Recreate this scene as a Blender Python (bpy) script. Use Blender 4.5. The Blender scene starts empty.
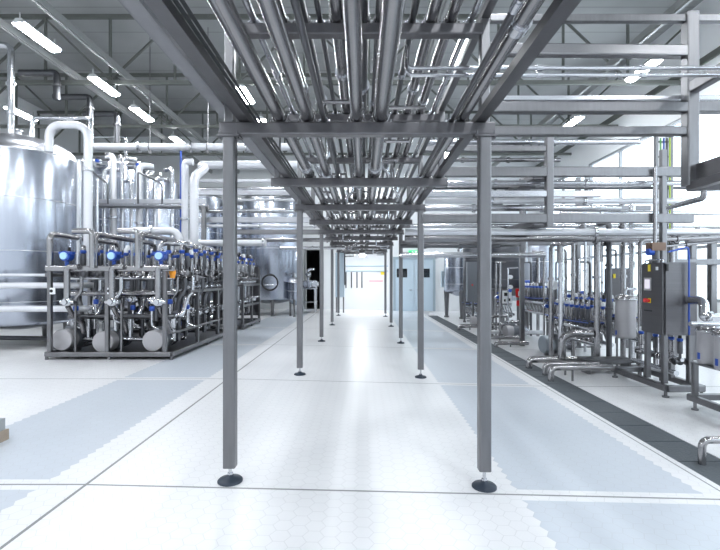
import bpy, math, random
from mathutils import Vector, Matrix, Quaternion
random.seed(7)
PI = math.pi
SC = bpy.context.scene
COL = SC.collection
F, VX, VY, CH = 450.0, 363.0, 278.0, 1.6

# ------------------------------------------------------------------ frame of reference
def W(x, y, Y):                       # where the photograph's point lies when it stands Y metres away
    return Vector(((x - VX) / F * Y, Y, CH + (VY - y) / F * Y))
def fz(X):                            # the floor falls gently towards the drain
    return -0.0235 * max(-2.1, min(3.0, X))
def G(x, y):                          # the same for a point on the floor
    z = 0.0
    for _ in range(6):
        Y = (CH - z) * F / (y - VY)
        X = (x - VX) / F * Y
        z = fz(X)
    return Vector((X, Y, z))

# ------------------------------------------------------------------ mesh builder
class MB:
    def __init__(s):
        s.v, s.f, s.sm = [], [], []
    def add(s, vs, fs, smooth=False):
        b = len(s.v)
        s.v += [Vector(v) for v in vs]
        for f in fs:
            s.f.append([b + i for i in f]); s.sm.append(smooth)
        return s
    def box(s, x0, x1, y0, y1, z0, z1):
        vs = [(x, y, z) for z in (z0, z1) for y in (y0, y1) for x in (x0, x1)]
        return s.add(vs, [(0,2,3,1),(4,5,7,6),(0,1,5,4),(2,6,7,3),(0,4,6,2),(1,3,7,5)])
    def cbox(s, c, sx, sy, sz):
        return s.box(c[0]-sx/2, c[0]+sx/2, c[1]-sy/2, c[1]+sy/2, c[2]-sz/2, c[2]+sz/2)
    def beam(s, p0, p1, w, h, prof=None):
        p0, p1 = Vector(p0), Vector(p1)
        d = (p1 - p0).normalized()
        up = Vector((0,0,1)) if abs(d.z) < .95 else Vector((0,1,0))
        a = d.cross(up).normalized(); u = a.cross(d)
        pr = prof or [(-w/2,-h/2),(w/2,-h/2),(w/2,h/2),(-w/2,h/2)]
        n = len(pr)
        vs = [p + a*q[0] + u*q[1] for p in (p0, p1) for q in pr]
        fs = [(i, (i+1) % n, n+(i+1) % n, n+i) for i in range(n)]
        return s.add(vs, fs + [tuple(range(n-1,-1,-1)), tuple(range(n, 2*n))])
    def rbeam(s, p0, p1, w, h, c=None):  # hollow-section look: rounded edges
        c = c or min(w, h) * .14
        k = .3
        pr = []
        for sx, sy, o in ((-1,-1,0),(1,-1,1),(1,1,2),(-1,1,3)):
            X, Yy = sx*w/2, sy*h/2
            q = [(X, Yy - sy*c), (X - sx*c*k, Yy - sy*c*k), (X - sx*c, Yy)]
            if o in (1, 3): q.reverse()
            pr += q
        return s.beam(p0, p1, w, h, pr)
    def ring(s, c, d, r, n, ref=None):
        d = d.normalized()
        ref = ref or (Vector((0,0,1)) if abs(d.z) < .9 else Vector((1,0,0)))
        a = d.cross(ref).normalized(); b = d.cross(a)
        return [c + (a*math.cos(2*PI*i/n) + b*math.sin(2*PI*i/n))*r for i in range(n)]
    def cyl(s, p0, p1, r, r1=None, n=14):
        p0, p1 = Vector(p0), Vector(p1); d = p1 - p0
        r1 = r if r1 is None else r1
        A, B = s.ring(p0, d, r, n), s.ring(p1, d, r1, n)
        s.add(A + B, [(i, (i+1) % n, n+(i+1) % n, n+i) for i in range(n)], True)
        s.add(A, [tuple(range(n-1,-1,-1))]); s.add(B, [tuple(range(n))])
        return s
    def lathe(s, prof, c, d=(0,0,1), n=32):
        c, d = Vector(c), Vector(d).normalized()
        rings = [s.ring(c + d*z, d, max(r, 1e-4), n) for r, z in prof]
        vs = [p for R in rings for p in R]
        fs = []
        for k in range(len(prof)-1):
            fs += [(k*n+i, k*n+(i+1) % n, (k+1)*n+(i+1) % n, (k+1)*n+i) for i in range(n)]
        s.add(vs, fs, True)
        s.add(rings[0], [tuple(range(n-1,-1,-1))]); s.add(rings[-1], [tuple(range(n))])
        return s
    def ball(s, c, r, n=14, sq=1.0):
        return s.lathe([(r*math.cos(t), r*sq*math.sin(t)) for t in [(-.5+i/8)*PI for i in range(9)]], c, (0,0,1), n)
    def tube(s, pts, r, bend=None, n=10):
        pts = [Vector(p) for p in pts]
        bend = bend if bend is not None else r*2.6
        path = [pts[0]]
        for i in range(1, len(pts)-1):
            a, b, c = pts[i-1], pts[i], pts[i+1]
            l1, l2 = (a-b).length, (c-b).length
            k = min(bend, l1*.48, l2*.48)
            u, w = (a-b).normalized(), (c-b).normalized()
            if u.dot(w) < -.999: continue
            st, en = b + u*k, b + w*k
            for j in range(6):
                t = j/5
                path.append(st*(1-t)**2 + b*2*t*(1-t) + en*t*t)
        path.append(pts[-1])
        ref = None; rings = []
        for i, p in enumerate(path):
            d = (path[min(i+1, len(path)-1)] - path[max(i-1, 0)]).normalized()
            if ref is None:
                ref = Vector((0,0,1)) if abs(d.z) < .9 else Vector((1,0,0))
            a = d.cross(ref)
            if a.length < 1e-3: a = d.cross(Vector((.3,.5,.8)))
            a.normalize(); b = d.cross(a); ref = -b if b.dot(ref) < 0 else b
            ref = b * (1 if b.dot(ref) >= 0 else -1)
            rings.append([p + (a*math.cos(2*PI*k/n) + b*math.sin(2*PI*k/n))*r for k in range(n)])
            ref = a.cross(d)
        vs = [q for R in rings for q in R]; fs = []
        for k in range(len(rings)-1):
            fs += [(k*n+i, k*n+(i+1) % n, (k+1)*n+(i+1) % n, (k+1)*n+i) for i in range(n)]
        s.add(vs, fs, True)
        s.add(rings[0], [tuple(range(n-1,-1,-1))]); s.add(rings[-1], [tuple(range(n))])
        return s
    def torus(s, c, d, R, r, n=24, m=8, arc=1.0):
        c, d = Vector(c), Vector(d).normalized()
        ref = Vector((0,0,1)) if abs(d.z) < .9 else Vector((1,0,0))
        a = d.cross(ref).normalized(); b = d.cross(a)
        k = n if arc >= 1 else n+1
        vs = []
        for i in range(k):
            t = 2*PI*arc*i/n
            o = a*math.cos(t) + b*math.sin(t)
            for j in range(m):
                q = 2*PI*j/m
                vs.append(c + o*(R + r*math.cos(q)) + d*(r*math.sin(q)))
        fs = []
        for i in range(n):
            i2 = (i+1) % k
            fs += [(i*m+j, i*m+(j+1) % m, i2*m+(j+1) % m, i2*m+j) for j in range(m)]
        return s.add(vs, fs, True)
    def origin(s):
        xs, ys, zs = [[v[k] for v in s.v] for k in range(3)]
        return Vector(((min(xs)+max(xs))/2, (min(ys)+max(ys))/2, min(zs)))
    def mesh(s, name, mat, o=Vector((0,0,0))):
        me = bpy.data.meshes.new(name)
        me.from_pydata([tuple(v - o) for v in s.v], [], s.f)
        me.polygons.foreach_set('use_smooth', s.sm)
        me.materials.append(mat); me.update()
        import bmesh
        bm = bmesh.new(); bm.from_mesh(me); bmesh.ops.recalc_face_normals(bm, faces=bm.faces); bm.to_mesh(me); bm.free()
        return me
WL = {}
def build(mb, name, mat, parent=None, label=None, cat=None, group=None, kind=None):
    o0 = WL[parent.name] if parent is not None else mb.origin()
    ob = bpy.data.objects.new(name, mb.mesh(name, mat, o0)); COL.objects.link(ob)
    if parent is not None:
        ob.parent = parent
        WL[ob.name] = o0
    else:
        ob.location = o0
        WL[ob.name] = o0
    return tag(ob, label, cat, group, kind)
def tag(o, label=None, cat=None, group=None, kind=None):
    for k, v in (('label', label), ('category', cat), ('group', group), ('kind', kind)):
        if v: o[k] = v
    return o
def thing(name, label, cat, loc, group=None):
    o = bpy.data.objects.new(name, None); COL.objects.link(o)
    o.location = loc; WL[o.name] = Vector(loc); o.empty_display_size = .2
    return tag(o, label, cat, group)
def place(me, name, parent, loc, rz=0, world=True):     # another object on a mesh that already exists
    o = bpy.data.objects.new(name, me); COL.objects.link(o)
    o.parent = parent; o.location = Vector(loc) - (WL[parent.name] if world else Vector((0,0,0)))
    o.rotation_euler = (0,0,rz); WL[o.name] = Vector(loc)
    return o
def dup(root, loc, rz=0, label=None, group=None):
    r = root.copy(); COL.objects.link(r); r.location = loc; r.rotation_euler = (0,0,rz); WL[r.name] = Vector(loc)
    if label: r['label'] = label
    if group: r['group'] = group
    for ch in list(root.children):
        c = ch.copy(); COL.objects.link(c); c.parent = r
        for g in ch.children:
            d = g.copy(); COL.objects.link(d); d.parent = c
    return r

# ------------------------------------------------------------------ materials
def mat(name, col, metal=0.0, rough=.5, noise=0.0, nscale=(20,20,20), emit=None, estr=0, bump=0, spec=.5, rvar=0, coat=0):
    m = bpy.data.materials.new(name); m.use_nodes = True
    nt = m.node_tree; b = nt.nodes['Principled BSDF']
    b.inputs['Base Color'].default_value = (*col, 1); b.inputs['Metallic'].default_value = metal
    b.inputs['Roughness'].default_value = rough; b.inputs['Specular IOR Level'].default_value = spec
    if coat: b.inputs['Coat Weight'].default_value = coat
    if emit:
        b.inputs['Emission Color'].default_value = (*emit, 1); b.inputs['Emission Strength'].default_value = estr
    if noise or rvar or bump:
        tc = nt.nodes.new('ShaderNodeTexCoord'); mp = nt.nodes.new('ShaderNodeMapping'); nz = nt.nodes.new('ShaderNodeTexNoise')
        mp.inputs['Scale'].default_value = nscale; nz.inputs['Scale'].default_value = 1.0; nz.inputs['Detail'].default_value = 4
        nt.links.new(tc.outputs['Object'], mp.inputs[0]); nt.links.new(mp.outputs[0], nz.inputs['Vector'])
        if noise:
            mr = nt.nodes.new('ShaderNodeMapRange'); mr.inputs['To Min'].default_value = 1-noise; mr.inputs['To Max'].default_value = 1+noise*.5
            mx = nt.nodes.new('ShaderNodeVectorMath'); mx.operation = 'SCALE'; mx.inputs[0].default_value = col
            nt.links.new(nz.outputs['Fac'], mr.inputs['Value']); nt.links.new(mr.outputs[0], mx.inputs['Scale']); nt.links.new(mx.outputs[0], b.inputs['Base Color'])
        if rvar:
            m2 = nt.nodes.new('ShaderNodeMapRange'); m2.inputs['To Min'].default_value = max(.02, rough-rvar); m2.inputs['To Max'].default_value = rough+rvar
            nt.links.new(nz.outputs['Fac'], m2.inputs['Value']); nt.links.new(m2.outputs[0], b.inputs['Roughness'])
        if bump:
            bp = nt.nodes.new('ShaderNodeBump'); bp.inputs['Strength'].default_value = bump; bp.inputs['Distance'].default_value = .01
            nt.links.new(nz.outputs['Fac'], bp.inputs['Height']); nt.links.new(bp.outputs[0], b.inputs['Normal'])
    return m
M = {}
M['frame']  = mat('brushed_frame_steel', (.215,.215,.225), 1, .36, .18, (30,30,4))
M['rack']   = mat('rack_steel', (.17,.167,.176), 1, .40, .22, (14,4,14))
M['pipe']   = mat('pipe_steel', (.34,.335,.345), 1, .24, .10, (6,6,6))
M['dpipe']  = mat('dull_pipe_steel', (.13,.132,.142), 1, .36, .15, (6,6,6))
M['bright'] = mat('bright_pipe_steel', (.60,.61,.64), 1, .22, .08, (5,5,5))
M['clad']   = mat('white_pipe_cladding', (.74,.75,.79), .25, .38, .06, (5,5,5))
M['tank']   = mat('tank_steel', (.47,.505,.58), 1, .25, .16, (5,5,.2))
M['tank2']  = mat('grey_tank_steel', (.13,.135,.15), 1, .36, .15, (4,4,.4))
M['dome']   = mat('tank_dome_steel', (.66,.67,.71), 1, .3, .08, (4,4,4))
M['cab']    = mat('cabinet_steel', (.15,.147,.155), 1, .42, .15, (2,2,60))
M['cap']    = mat('motor_cover', (.44,.43,.45), .3, .42, .05, (20,20,20))
M['motor']  = mat('motor_body', (.22,.235,.26), .6, .42, .1, (20,20,20))
M['tray']   = mat('galvanised_tray', (.30,.30,.315), .8, .45, .15, (12,12,12))
M['pump']   = mat('blue_grey_pump_cover', (.33,.37,.41), .4, .35, .05, (20,20,20))
M['pink']   = mat('pale_pink_notice', (.80,.45,.50), 0, .5)  # pale pink tone of the thin wall notice
M['galv']   = mat('light_galvanised_steel', (.52,.53,.57), .55, .42, .12, (8,8,8))
M['rubber'] = mat('dark_rubber_foot', (.018,.03,.05), 0, .45)
M['black']  = mat('black_plastic', (.012,.012,.014), 0, .5)
M['cable']  = mat('black_cable', (.02,.021,.025), 0, .55)
M['blue']   = mat('blue_plastic', (.02,.08,.42), 0, .35)
M['lblue']  = mat('pale_blue_cap', (.42,.66,.92), 0, .35)
M['white']  = mat('white_plastic', (.82,.84,.87), 0, .35)
M['red']    = mat('red_plate', (.75,.03,.03), 0, .4)
M['orange'] = mat('orange_lens', (.95,.36,.02), 0, .3)
M['yellow'] = mat('yellow_label', (.85,.68,.05), 0, .4)
M['green']  = mat('green_cable', (.12,.42,.12), 0, .45)
M['ygreen'] = mat('yellow_green_wire', (.45,.62,.10), 0, .45)
M['door']   = mat('pale_blue_door_paint', (.52,.63,.72), 0, .4, .03, (3,3,3))
M['dframe'] = mat('door_frame_paint', (.36,.44,.50), .2, .4)
M['dglass'] = mat('dark_door_glass', (.01,.013,.018), 0, .08)
M['wall']   = mat('white_wall_paint', (.80,.82,.84), 0, .55, .03, (2,2,2))
M['wallg']  = mat('grey_wall_panel', (.50,.53,.55), 0, .55, .04, (2,2,2))
M['truss']  = mat('grey_green_truss_paint', (.125,.135,.125), .1, .5, .1, (6,6,6))
M['rail']   = mat('light_rail_paint', (.30,.31,.31), .3, .5, .1, (6,6,6))
M['lamp']   = mat('lamp_diffuser', (.9,.9,.9), 0, .4, emit=(.93,.97,1.0), estr=104)
M['lampb']  = mat('lamp_housing', (.55,.57,.58), .3, .4)
M['exit']   = mat('exit_sign_green', (.02,.45,.16), 0, .4, emit=(.03,.75,.25), estr=.9)
M['exitw']  = mat('exit_sign_white', (.9,.95,.9), 0, .4, emit=(.9,1,.92), estr=1.2)
M['screen'] = mat('panel_screen', (.5,.46,.52), 0, .15, emit=(.85,.8,.9), estr=.7)
M['winfr']  = mat('window_frame_grey', (.33,.35,.37), .3, .45)
M['curb']   = mat('grey_curb_top', (.42,.44,.45), .2, .6, .2, (12,12,12))
M['tan']    = mat('tan_curb_base', (.44,.35,.27), 0, .7, .2, (12,12,12))
M['dark']   = mat('passage_shade', (.035,.035,.04), 0, .6)  # near-black stands in for the shade inside the unlit passage
M['brown']  = mat('brown_gearbox', (.18,.12,.09), .3, .45)

def glass_mat():
    m = bpy.data.materials.new('window_glass'); m.use_nodes = True
    nt = m.node_tree; nt.nodes.remove(nt.nodes['Principled BSDF'])
    t = nt.nodes.new('ShaderNodeBsdfTransparent'); g = nt.nodes.new('ShaderNodeBsdfGlossy'); x = nt.nodes.new('ShaderNodeMixShader')
    t.inputs[0].default_value = (.93,.96,.97,1); g.inputs['Roughness'].default_value = .05; x.inputs[0].default_value = .06
    nt.links.new(t.outputs[0], x.inputs[1]); nt.links.new(g.outputs[0], x.inputs[2]); nt.links.new(x.outputs[0], nt.nodes['Material Output'].inputs[0])
    return m
M['glass'] = glass_mat()

def floor_mat():
    m = bpy.data.materials.new('hexagon_floor_tiles'); m.use_nodes = True
    nt = m.node_tree; N = nt.nodes; L = nt.links; b = N['Principled BSDF']
    def vm(op, a, c=None, **k):
        n = N.new('ShaderNodeVectorMath'); n.operation = op
        for i, q in enumerate((a, c)):
            if q is None: continue
            if hasattr(q, 'links'): L.new(q, n.inputs[i])
            else: n.inputs[i].default_value = q
        return n
    def ma(op, a, c=None, d=None):
        n = N.new('ShaderNodeMath'); n.operation = op
        for i, q in enumerate((a, c, d)):
            if q is None: continue
            if hasattr(q, 'links'): L.new(q, n.inputs[i])
            else: n.inputs[i].default_value = q
        return n.outputs[0]
    geo = N.new('ShaderNodeNewGeometry')
    w = .118
    S = (w*math.sqrt(3), w, 1.0)
    p = vm('MULTIPLY', geo.outputs['Position'], (1,1,0)).outputs[0]
    def cell(off):
        q = vm('ADD', p, (50*S[0]+off[0], 50*S[1]+off[1], 0)).outputs[0]
        r = vm('MODULO', q, S).outputs[0]
        return vm('SUBTRACT', r, (S[0]/2, S[1]/2, 0)).outputs[0]
    a, c = cell((0,0)), cell((S[0]/2, S[1]/2))
    la, lc = vm('LENGTH', a).outputs['Value'], vm('LENGTH', c).outputs['Value']
    pick = ma('LESS_THAN', la, lc)
    mx = N.new('ShaderNodeMix'); mx.data_type = 'VECTOR'
    L.new(pick, mx.inputs['Factor']); L.new(c, mx.inputs[4]); L.new(a, mx.inputs[5])
    g = mx.outputs[1]
    cen = vm('SUBTRACT', p, g).outputs[0]
    sg = N.new('ShaderNodeSeparateXYZ'); L.new(g, sg.inputs[0])
    sc = N.new('ShaderNodeSeparateXYZ'); L.new(cen, sc.inputs[0])
    sp = N.new('ShaderNodeSeparateXYZ'); L.new(geo.outputs['Position'], sp.inputs[0])
    gx, gy = ma('ABSOLUTE', sg.outputs[0]), ma('ABSOLUTE', sg.outputs[1])
    e = ma('MAXIMUM', gy, ma('ADD', ma('MULTIPLY', gx, .8660), ma('MULTIPLY', gy, .5)))
    grout = ma('GREATER_THAN', e, w*.5*.955)
    cx, cy, px, py = sc.outputs[0], sc.outputs[1], sp.outputs[0], sp.outputs[1]
    def between(v, lo, hi):
        return ma('MULTIPLY', ma('GREATER_THAN', v, lo), ma('LESS_THAN', v, hi))
    # cross joints every 3.55 m, a row of white tiles at each side of them
    jy = ma('SUBTRACT', ma('MODULO', ma('ADD', py, 35.5 - 3.38 + 1.775), 3.55), 1.775)
    aj = ma('ABSOLUTE', jy)
    jcy = ma('ABSOLUTE', ma('SUBTRACT', ma('MODULO', ma('ADD', cy, 35.5 - 3.38 + 1.775), 3.55), 1.775))
    clear = ma('GREATER_THAN', aj, .085)
    blue = ma('MULTIPLY', ma('ADD', between(cx, 1.13, 2.62), between(cx, -3.70, -2.36)), clear)
    line = ma('LESS_THAN', aj, .010)
    lx = ma('LESS_THAN', ma('ABSOLUTE', ma('ADD', px, 2.08)), .012)
    lx2 = ma('LESS_THAN', ma('ABSOLUTE', ma('SUBTRACT', px, 2.79)), .008)
    line = ma('MAXIMUM', ma('MAXIMUM', line, lx), lx2)
    nz = N.new('ShaderNodeTexNoise'); nz.inputs['Scale'].default_value = .9; nz.inputs['Detail'].default_value = 5
    L.new(geo.outputs['Position'], nz.inputs['Vector'])
    wn = N.new('ShaderNodeTexWhiteNoise'); L.new(cen, wn.inputs['Vector'])
    def mixc(f, A, B):
        n = N.new('ShaderNodeMix'); n.data_type = 'RGBA'; L.new(f, n.inputs['Factor'])
        for i, q in ((6, A), (7, B)):
            if hasattr(q, 'links'): L.new(q, n.inputs[i])
            else: n.inputs[i].default_value = (*q, 1)
        return n.outputs[2]
    col = mixc(blue, (.80,.80,.82), (.565,.605,.665))
    var = ma('ADD', ma('MULTIPLY', wn.outputs['Value'], .05), ma('MULTIPLY', nz.outputs['Fac'], .12))
    sv = N.new('ShaderNodeVectorMath'); sv.operation = 'SCALE'; L.new(col, sv.inputs[0]); L.new(ma('ADD', var, .91), sv.inputs['Scale'])
    gf = ma('MULTIPLY', grout, .28)
    col = mixc(gf, sv.outputs[0], (.42,.42,.43))
    col = mixc(ma('MULTIPLY', line, .85), col, (.12,.125,.13))
    L.new(col, b.inputs['Base Color'])
    L.new(ma('ADD', ma('MULTIPLY', nz.outputs['Fac'], .16), .24), b.inputs['Roughness'])
    b.inputs['Specular IOR Level'].default_value = .5
    return m
M['floor'] = floor_mat()

def grate_mat():
    m = mat('drain_grating', (.095,.11,.125), .2, .6, .3, (50,50,50), bump=.5)
    return m
M['grate'] = grate_mat()

def deck_mat():                      # corrugated roof sheet: ribs across the hall
    m = bpy.data.materials.new('roof_deck_sheet'); m.use_nodes = True
    nt = m.node_tree; N = nt.nodes; L = nt.links; b = N['Principled BSDF']
    geo = N.new('ShaderNodeNewGeometry'); s = N.new('ShaderNodeSeparateXYZ'); L.new(geo.outputs['Position'], s.inputs[0])
    def ma(op, a, c=None):
        n = N.new('ShaderNodeMath'); n.operation = op
        for i, q in enumerate((a, c)):
            if q is None: continue
            if hasattr(q, 'links'): L.new(q, n.inputs[i])
            else: n.inputs[i].default_value = q
        return n.outputs[0]
    my = ma('ABSOLUTE', ma('SUBTRACT', ma('MODULO', ma('ADD', s.outputs[1], 50.0), 1.2), .6))
    seam = ma('LESS_THAN', my, .03)
    nz = N.new('ShaderNodeTexNoise'); nz.inputs['Scale'].default_value = .5; L.new(geo.outputs['Position'], nz.inputs['Vector'])
    mx = N.new('ShaderNodeMix'); mx.data_type = 'RGBA'; L.new(seam, mx.inputs['Factor'])
    mx.inputs[6].default_value = (.36,.37,.375,1); mx.inputs[7].default_value = (.28,.29,.29,1)
    sv = N.new('ShaderNodeVectorMath'); sv.operation = 'SCALE'; L.new(mx.outputs[2], sv.inputs[0]); L.new(ma('ADD', nz.outputs['Fac'], .5), sv.inputs['Scale'])
    L.new(sv.outputs[0], b.inputs['Base Color']); b.inputs['Roughness'].default_value = .5
    return m
M['deck'] = deck_mat()

# ------------------------------------------------------------------ the hall
YB, XL, XR, YF, ZC = 22.6, -13.5, 8.7, -5.0, 8.7
def structure(mb, name, m, **k): return build(mb, name, m, kind='structure', **k)
fl = MB()
xs = [XL, -2.1, 2.86]
for a, b_ in zip(xs, xs[1:]):
    fl.add([(a,YF,fz(a)),(b_,YF,fz(b_)),(b_,YB,fz(b_)),(a,YB,fz(a))], [(0,1,2,3)])
fl.add([(3.30,YF,fz(3.3)),(XR,YF,fz(3.3)),(XR,YB,fz(3.3)),(3.30,YB,fz(3.3))], [(0,1,2,3)])
b0, b1, zt = 2.86, 3.30, fz(2.86)
fl.add([(b0,YF,zt),(b0,YB,zt),(b0,YB,-.3),(b0,YF,-.3)], [(0,1,2,3)])
fl.add([(b1,YF,zt),(b1,YB,zt),(b1,YB,-.3),(b1,YF,-.3)], [(0,1,2,3)])
fl.add([(b0,YF,-.3),(b1,YF,-.3),(b1,YB,-.3),(b0,YB,-.3)], [(0,1,2,3)])
fo = structure(fl, 'floor', M['floor'])
gr = MB()
gr.box(2.865, 3.295, YF+.1, 20.0, -.10, -.072)
for i in range(int((20-YF)/.5)):
    gr.box(2.87, 3.29, YF+.1+i*.5, YF+.115+i*.5, -.073, -.068)
build(gr, 'drain_grate', M['grate'], None, 'long dark drain grating set in the floor beside the machines', 'drain', kind='thing')
structure(MB().box(XL,XR,YF,YB,ZC,ZC+.15), 'ceiling', M['deck'])
structure(MB().box(XL-.2,XL,YF,YB,-.3,ZC), 'wall_left', M['wall'])
structure(MB().box(XL,XR,YF-.2,YF,-.3,ZC), 'wall_front', M['wall'])
# rear wall with a dark doorway
dx0, dx1, dz1 = (306-VX)/F*YB, (322-VX)/F*YB, CH + (VY-250)/F*YB
rw = MB().box(XL,dx0,YB,YB+.2,-.3,ZC).box(dx1,XR,YB,YB+.2,-.3,ZC).box(dx0,dx1,YB,YB+.2,dz1,ZC)
structure(rw, 'wall_back', M['wall'])
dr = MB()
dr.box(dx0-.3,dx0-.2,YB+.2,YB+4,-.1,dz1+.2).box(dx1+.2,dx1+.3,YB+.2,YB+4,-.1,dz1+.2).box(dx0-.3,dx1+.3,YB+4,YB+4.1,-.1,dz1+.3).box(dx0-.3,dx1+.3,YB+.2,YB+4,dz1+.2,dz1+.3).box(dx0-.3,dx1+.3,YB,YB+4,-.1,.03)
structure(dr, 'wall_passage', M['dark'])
t = MB(); t.box(dx0-.09,dx0,YB-.05,YB,.04,dz1+.09).box(dx1,dx1+.09,YB-.05,YB,.04,dz1+.09).box(dx0,dx1,YB-.05,YB,dz1,dz1+.09)
structure(t, 'trim_1', M['rail'])
# right wall, with windows
wy = [(-4.3+i*4.4, -4.3+i*4.4+4.1) for i in range(6)]
wz0, wz1 = 1.0, 6.0
rwl = MB().box(XR,XR+.2,YF,YB,-.3,wz0).box(XR,XR+.2,YF,YB,wz1,ZC)
prev = YF
for a, b_ in wy:
    rwl.box(XR,XR+.2,prev,a,wz0,wz1); prev = b_
rwl.box(XR,XR+.2,prev,YB,wz0,wz1)
structure(rwl, 'wall_right', M['wall'])
for i, (a, b_) in enumerate(wy):
    f = MB()
    for z in (wz0+.04, 2.4, wz1-.04): f.box(XR+.03,XR+.15,a,b_,z-.04,z+.04)
    for y in (a+.035, (a+b_)/2, b_-.035): f.box(XR+.04,XR+.14,y-.035,y+.035,wz0,wz1)
    wo = structure(f, 'window_%d' % (i+1), M['winfr'])
    build(MB().box(XR+.085,XR+.095,a,b_,wz0,wz1), 'pane', M['glass'], wo)
structure(MB().box(XR-.06,XR,YF,YB,7.05,7.22), 'trim_2', M['truss'])

# double door in the rear wall
D0, D1, DH = (393-VX)/F*YB, (435-VX)/F*YB, CH + (VY-257)/F*YB
dz = fz(2.5)
d = MB(); d.box(D0,D0+.12,YB-.12,YB,dz,DH).box(D1-.12,D1,YB-.12,YB,dz,DH).box(D0+.12,D1-.12,YB-.12,YB,DH-.13,DH)
do = structure(d, 'door_1', M['dframe'])
xm = (D0+D1)/2
for a, b_, wx in ((D0+.12, xm-.008, 402), (xm+.008, D1-.12, 424.5)):
    lf = build(MB().box(a,b_,YB-.08,YB-.03,dz+.01,DH-.13), 'door_leaf', M['door'], do)
    c = W(wx, 273, YB-.09)
    build(MB().box(c.x-.26,c.x+.26,YB-.088,YB-.079,c.z-.22,c.z+.22), 'door_window', M['dglass'], lf)
    sx = 1 if a > xm-.1 else -1
    build(MB().tube([(xm+sx*.10,YB-.08,1.0),(xm+sx*.10,YB-.14,1.0),(xm+sx*.24,YB-.14,1.0)], .014, n=8), 'door_handle', M['bright'], lf)
e = W(413.5, 253, YB-.06)
ex = build(MB().box(e.x-.24,e.x+.24,YB-.07,YB,e.z-.13,e.z+.13), 'exit_sign', M['exit'], None, 'small green emergency exit sign on the wall above the double door', 'sign')
g_ = MB()
g_.ball((e.x-.05,YB-.075,e.z+.075),.022,8); g_.beam((e.x-.05,YB-.074,e.z+.05),(e.x-.08,YB-.074,e.z-.02),.01,.035)
g_.beam((e.x-.08,YB-.074,e.z-.02),(e.x-.03,YB-.074,e.z-.05),.01,.02); g_.beam((e.x-.08,YB-.074,e.z-.02),(e.x-.13,YB-.074,e.z-.09),.01,.02)
g_.beam((e.x-.06,YB-.074,e.z+.04),(e.x+.02,YB-.074,e.z+.01),.01,.018); g_.box(e.x+.07,e.x+.16,YB-.076,YB-.07,e.z-.09,e.z+.09)
build(g_, 'pictogram', M['exitw'], ex)

# ------------------------------------------------------------------ roof trusses, rails and lamps
def make_truss(Y, x0, x1, zb, zt_, label):
    t = thing('roof_truss', label, 'roof truss', (0,Y,zb), 'steel roof trusses under the roof')
    build(MB().box(x0,x1,Y-.045,Y+.045,zb-.05,zb+.05), 'bottom_chord', M['truss'], t)
    build(MB().box(x0,x1,Y-.045,Y+.045,zt_-.05,zt_+.05), 'top_chord', M['truss'], t)
    n = int(round((x1-x0)/1.75)); st = (x1-x0)/n
    for i in range(n):
        xa = x0 + i*st
        build(MB().beam((xa+.04,Y,zb+.05),(xa+.04,Y,zt_-.05),.055,.055), 'upright', M['truss'], t)
        p, q = ((xa+.08,Y,zt_-.1),(xa+st,Y,zb+.1)) if i % 2 else ((xa+.08,Y,zb+.1),(xa+st,Y,zt_-.1))
        build(MB().beam(p,q,.05,.05), 'diagonal', M['truss'], t)
    return t
for Y, lb in ((11.8,'grey steel roof truss nearest the camera, crossing just under the roof'),
              (15.2,'grey steel roof truss second in line from the camera'),
              (18.6,'grey steel roof truss farthest away, just before the back wall')):
    make_truss(Y, XL+.05, XR-.1, 6.72, 8.45, lb)
RAILX = ((-7.55,'grey roof rail along the outer side of the left lamp row'),(-6.2,'grey roof rail along the inner side of the left lamp row'),
         (6.15,'grey roof rail beside the right lamp row, near the windows'),(1.6,'grey roof rail beside the lone lamp above the rack'),
         (-4.5,'grey roof rail left of the lamps seen past the rack'))
for X, lb in RAILX:
    r = MB().box(X-.055,X+.055,-3,22.4,6.83,6.98)
    r.box(X-.03,X+.03,-3,22.4,6.8,6.84)
    build(r, 'roof_rail', M['rail'], None, lb, 'roof rail', 'rails under the roof')
def make_lamp(loc, label, group):
    t = thing('ceiling_lamp', label, 'lamp', loc, group)
    x, y, z = loc
    h = MB().beam((x,y-.54,z+.10),(x,y+.54,z+.10),.2,.09, [(-.14,-.045),(.14,-.045),(.06,.045),(-.06,.045)])
    build(h, 'housing', M['lampb'], t)
    pr = [(.13*math.cos(a), .06*math.sin(a)) for a in [PI + i*PI/10 for i in range(11)]]
    build(MB().beam((x,y-.52,z+.055),(x,y+.52,z+.055),.2,.1,pr), 'diffuser', M['lamp'], t)
    for s in (-1,1):
        build(MB().cyl((x,y+s*.5,z+.14),(x,y+s*.5,6.83 if z < 6.6 else z+.3),.012,n=6), 'hanger', M['lampb'], t)
    return t
LG = 'long ceiling lamps'
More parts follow.
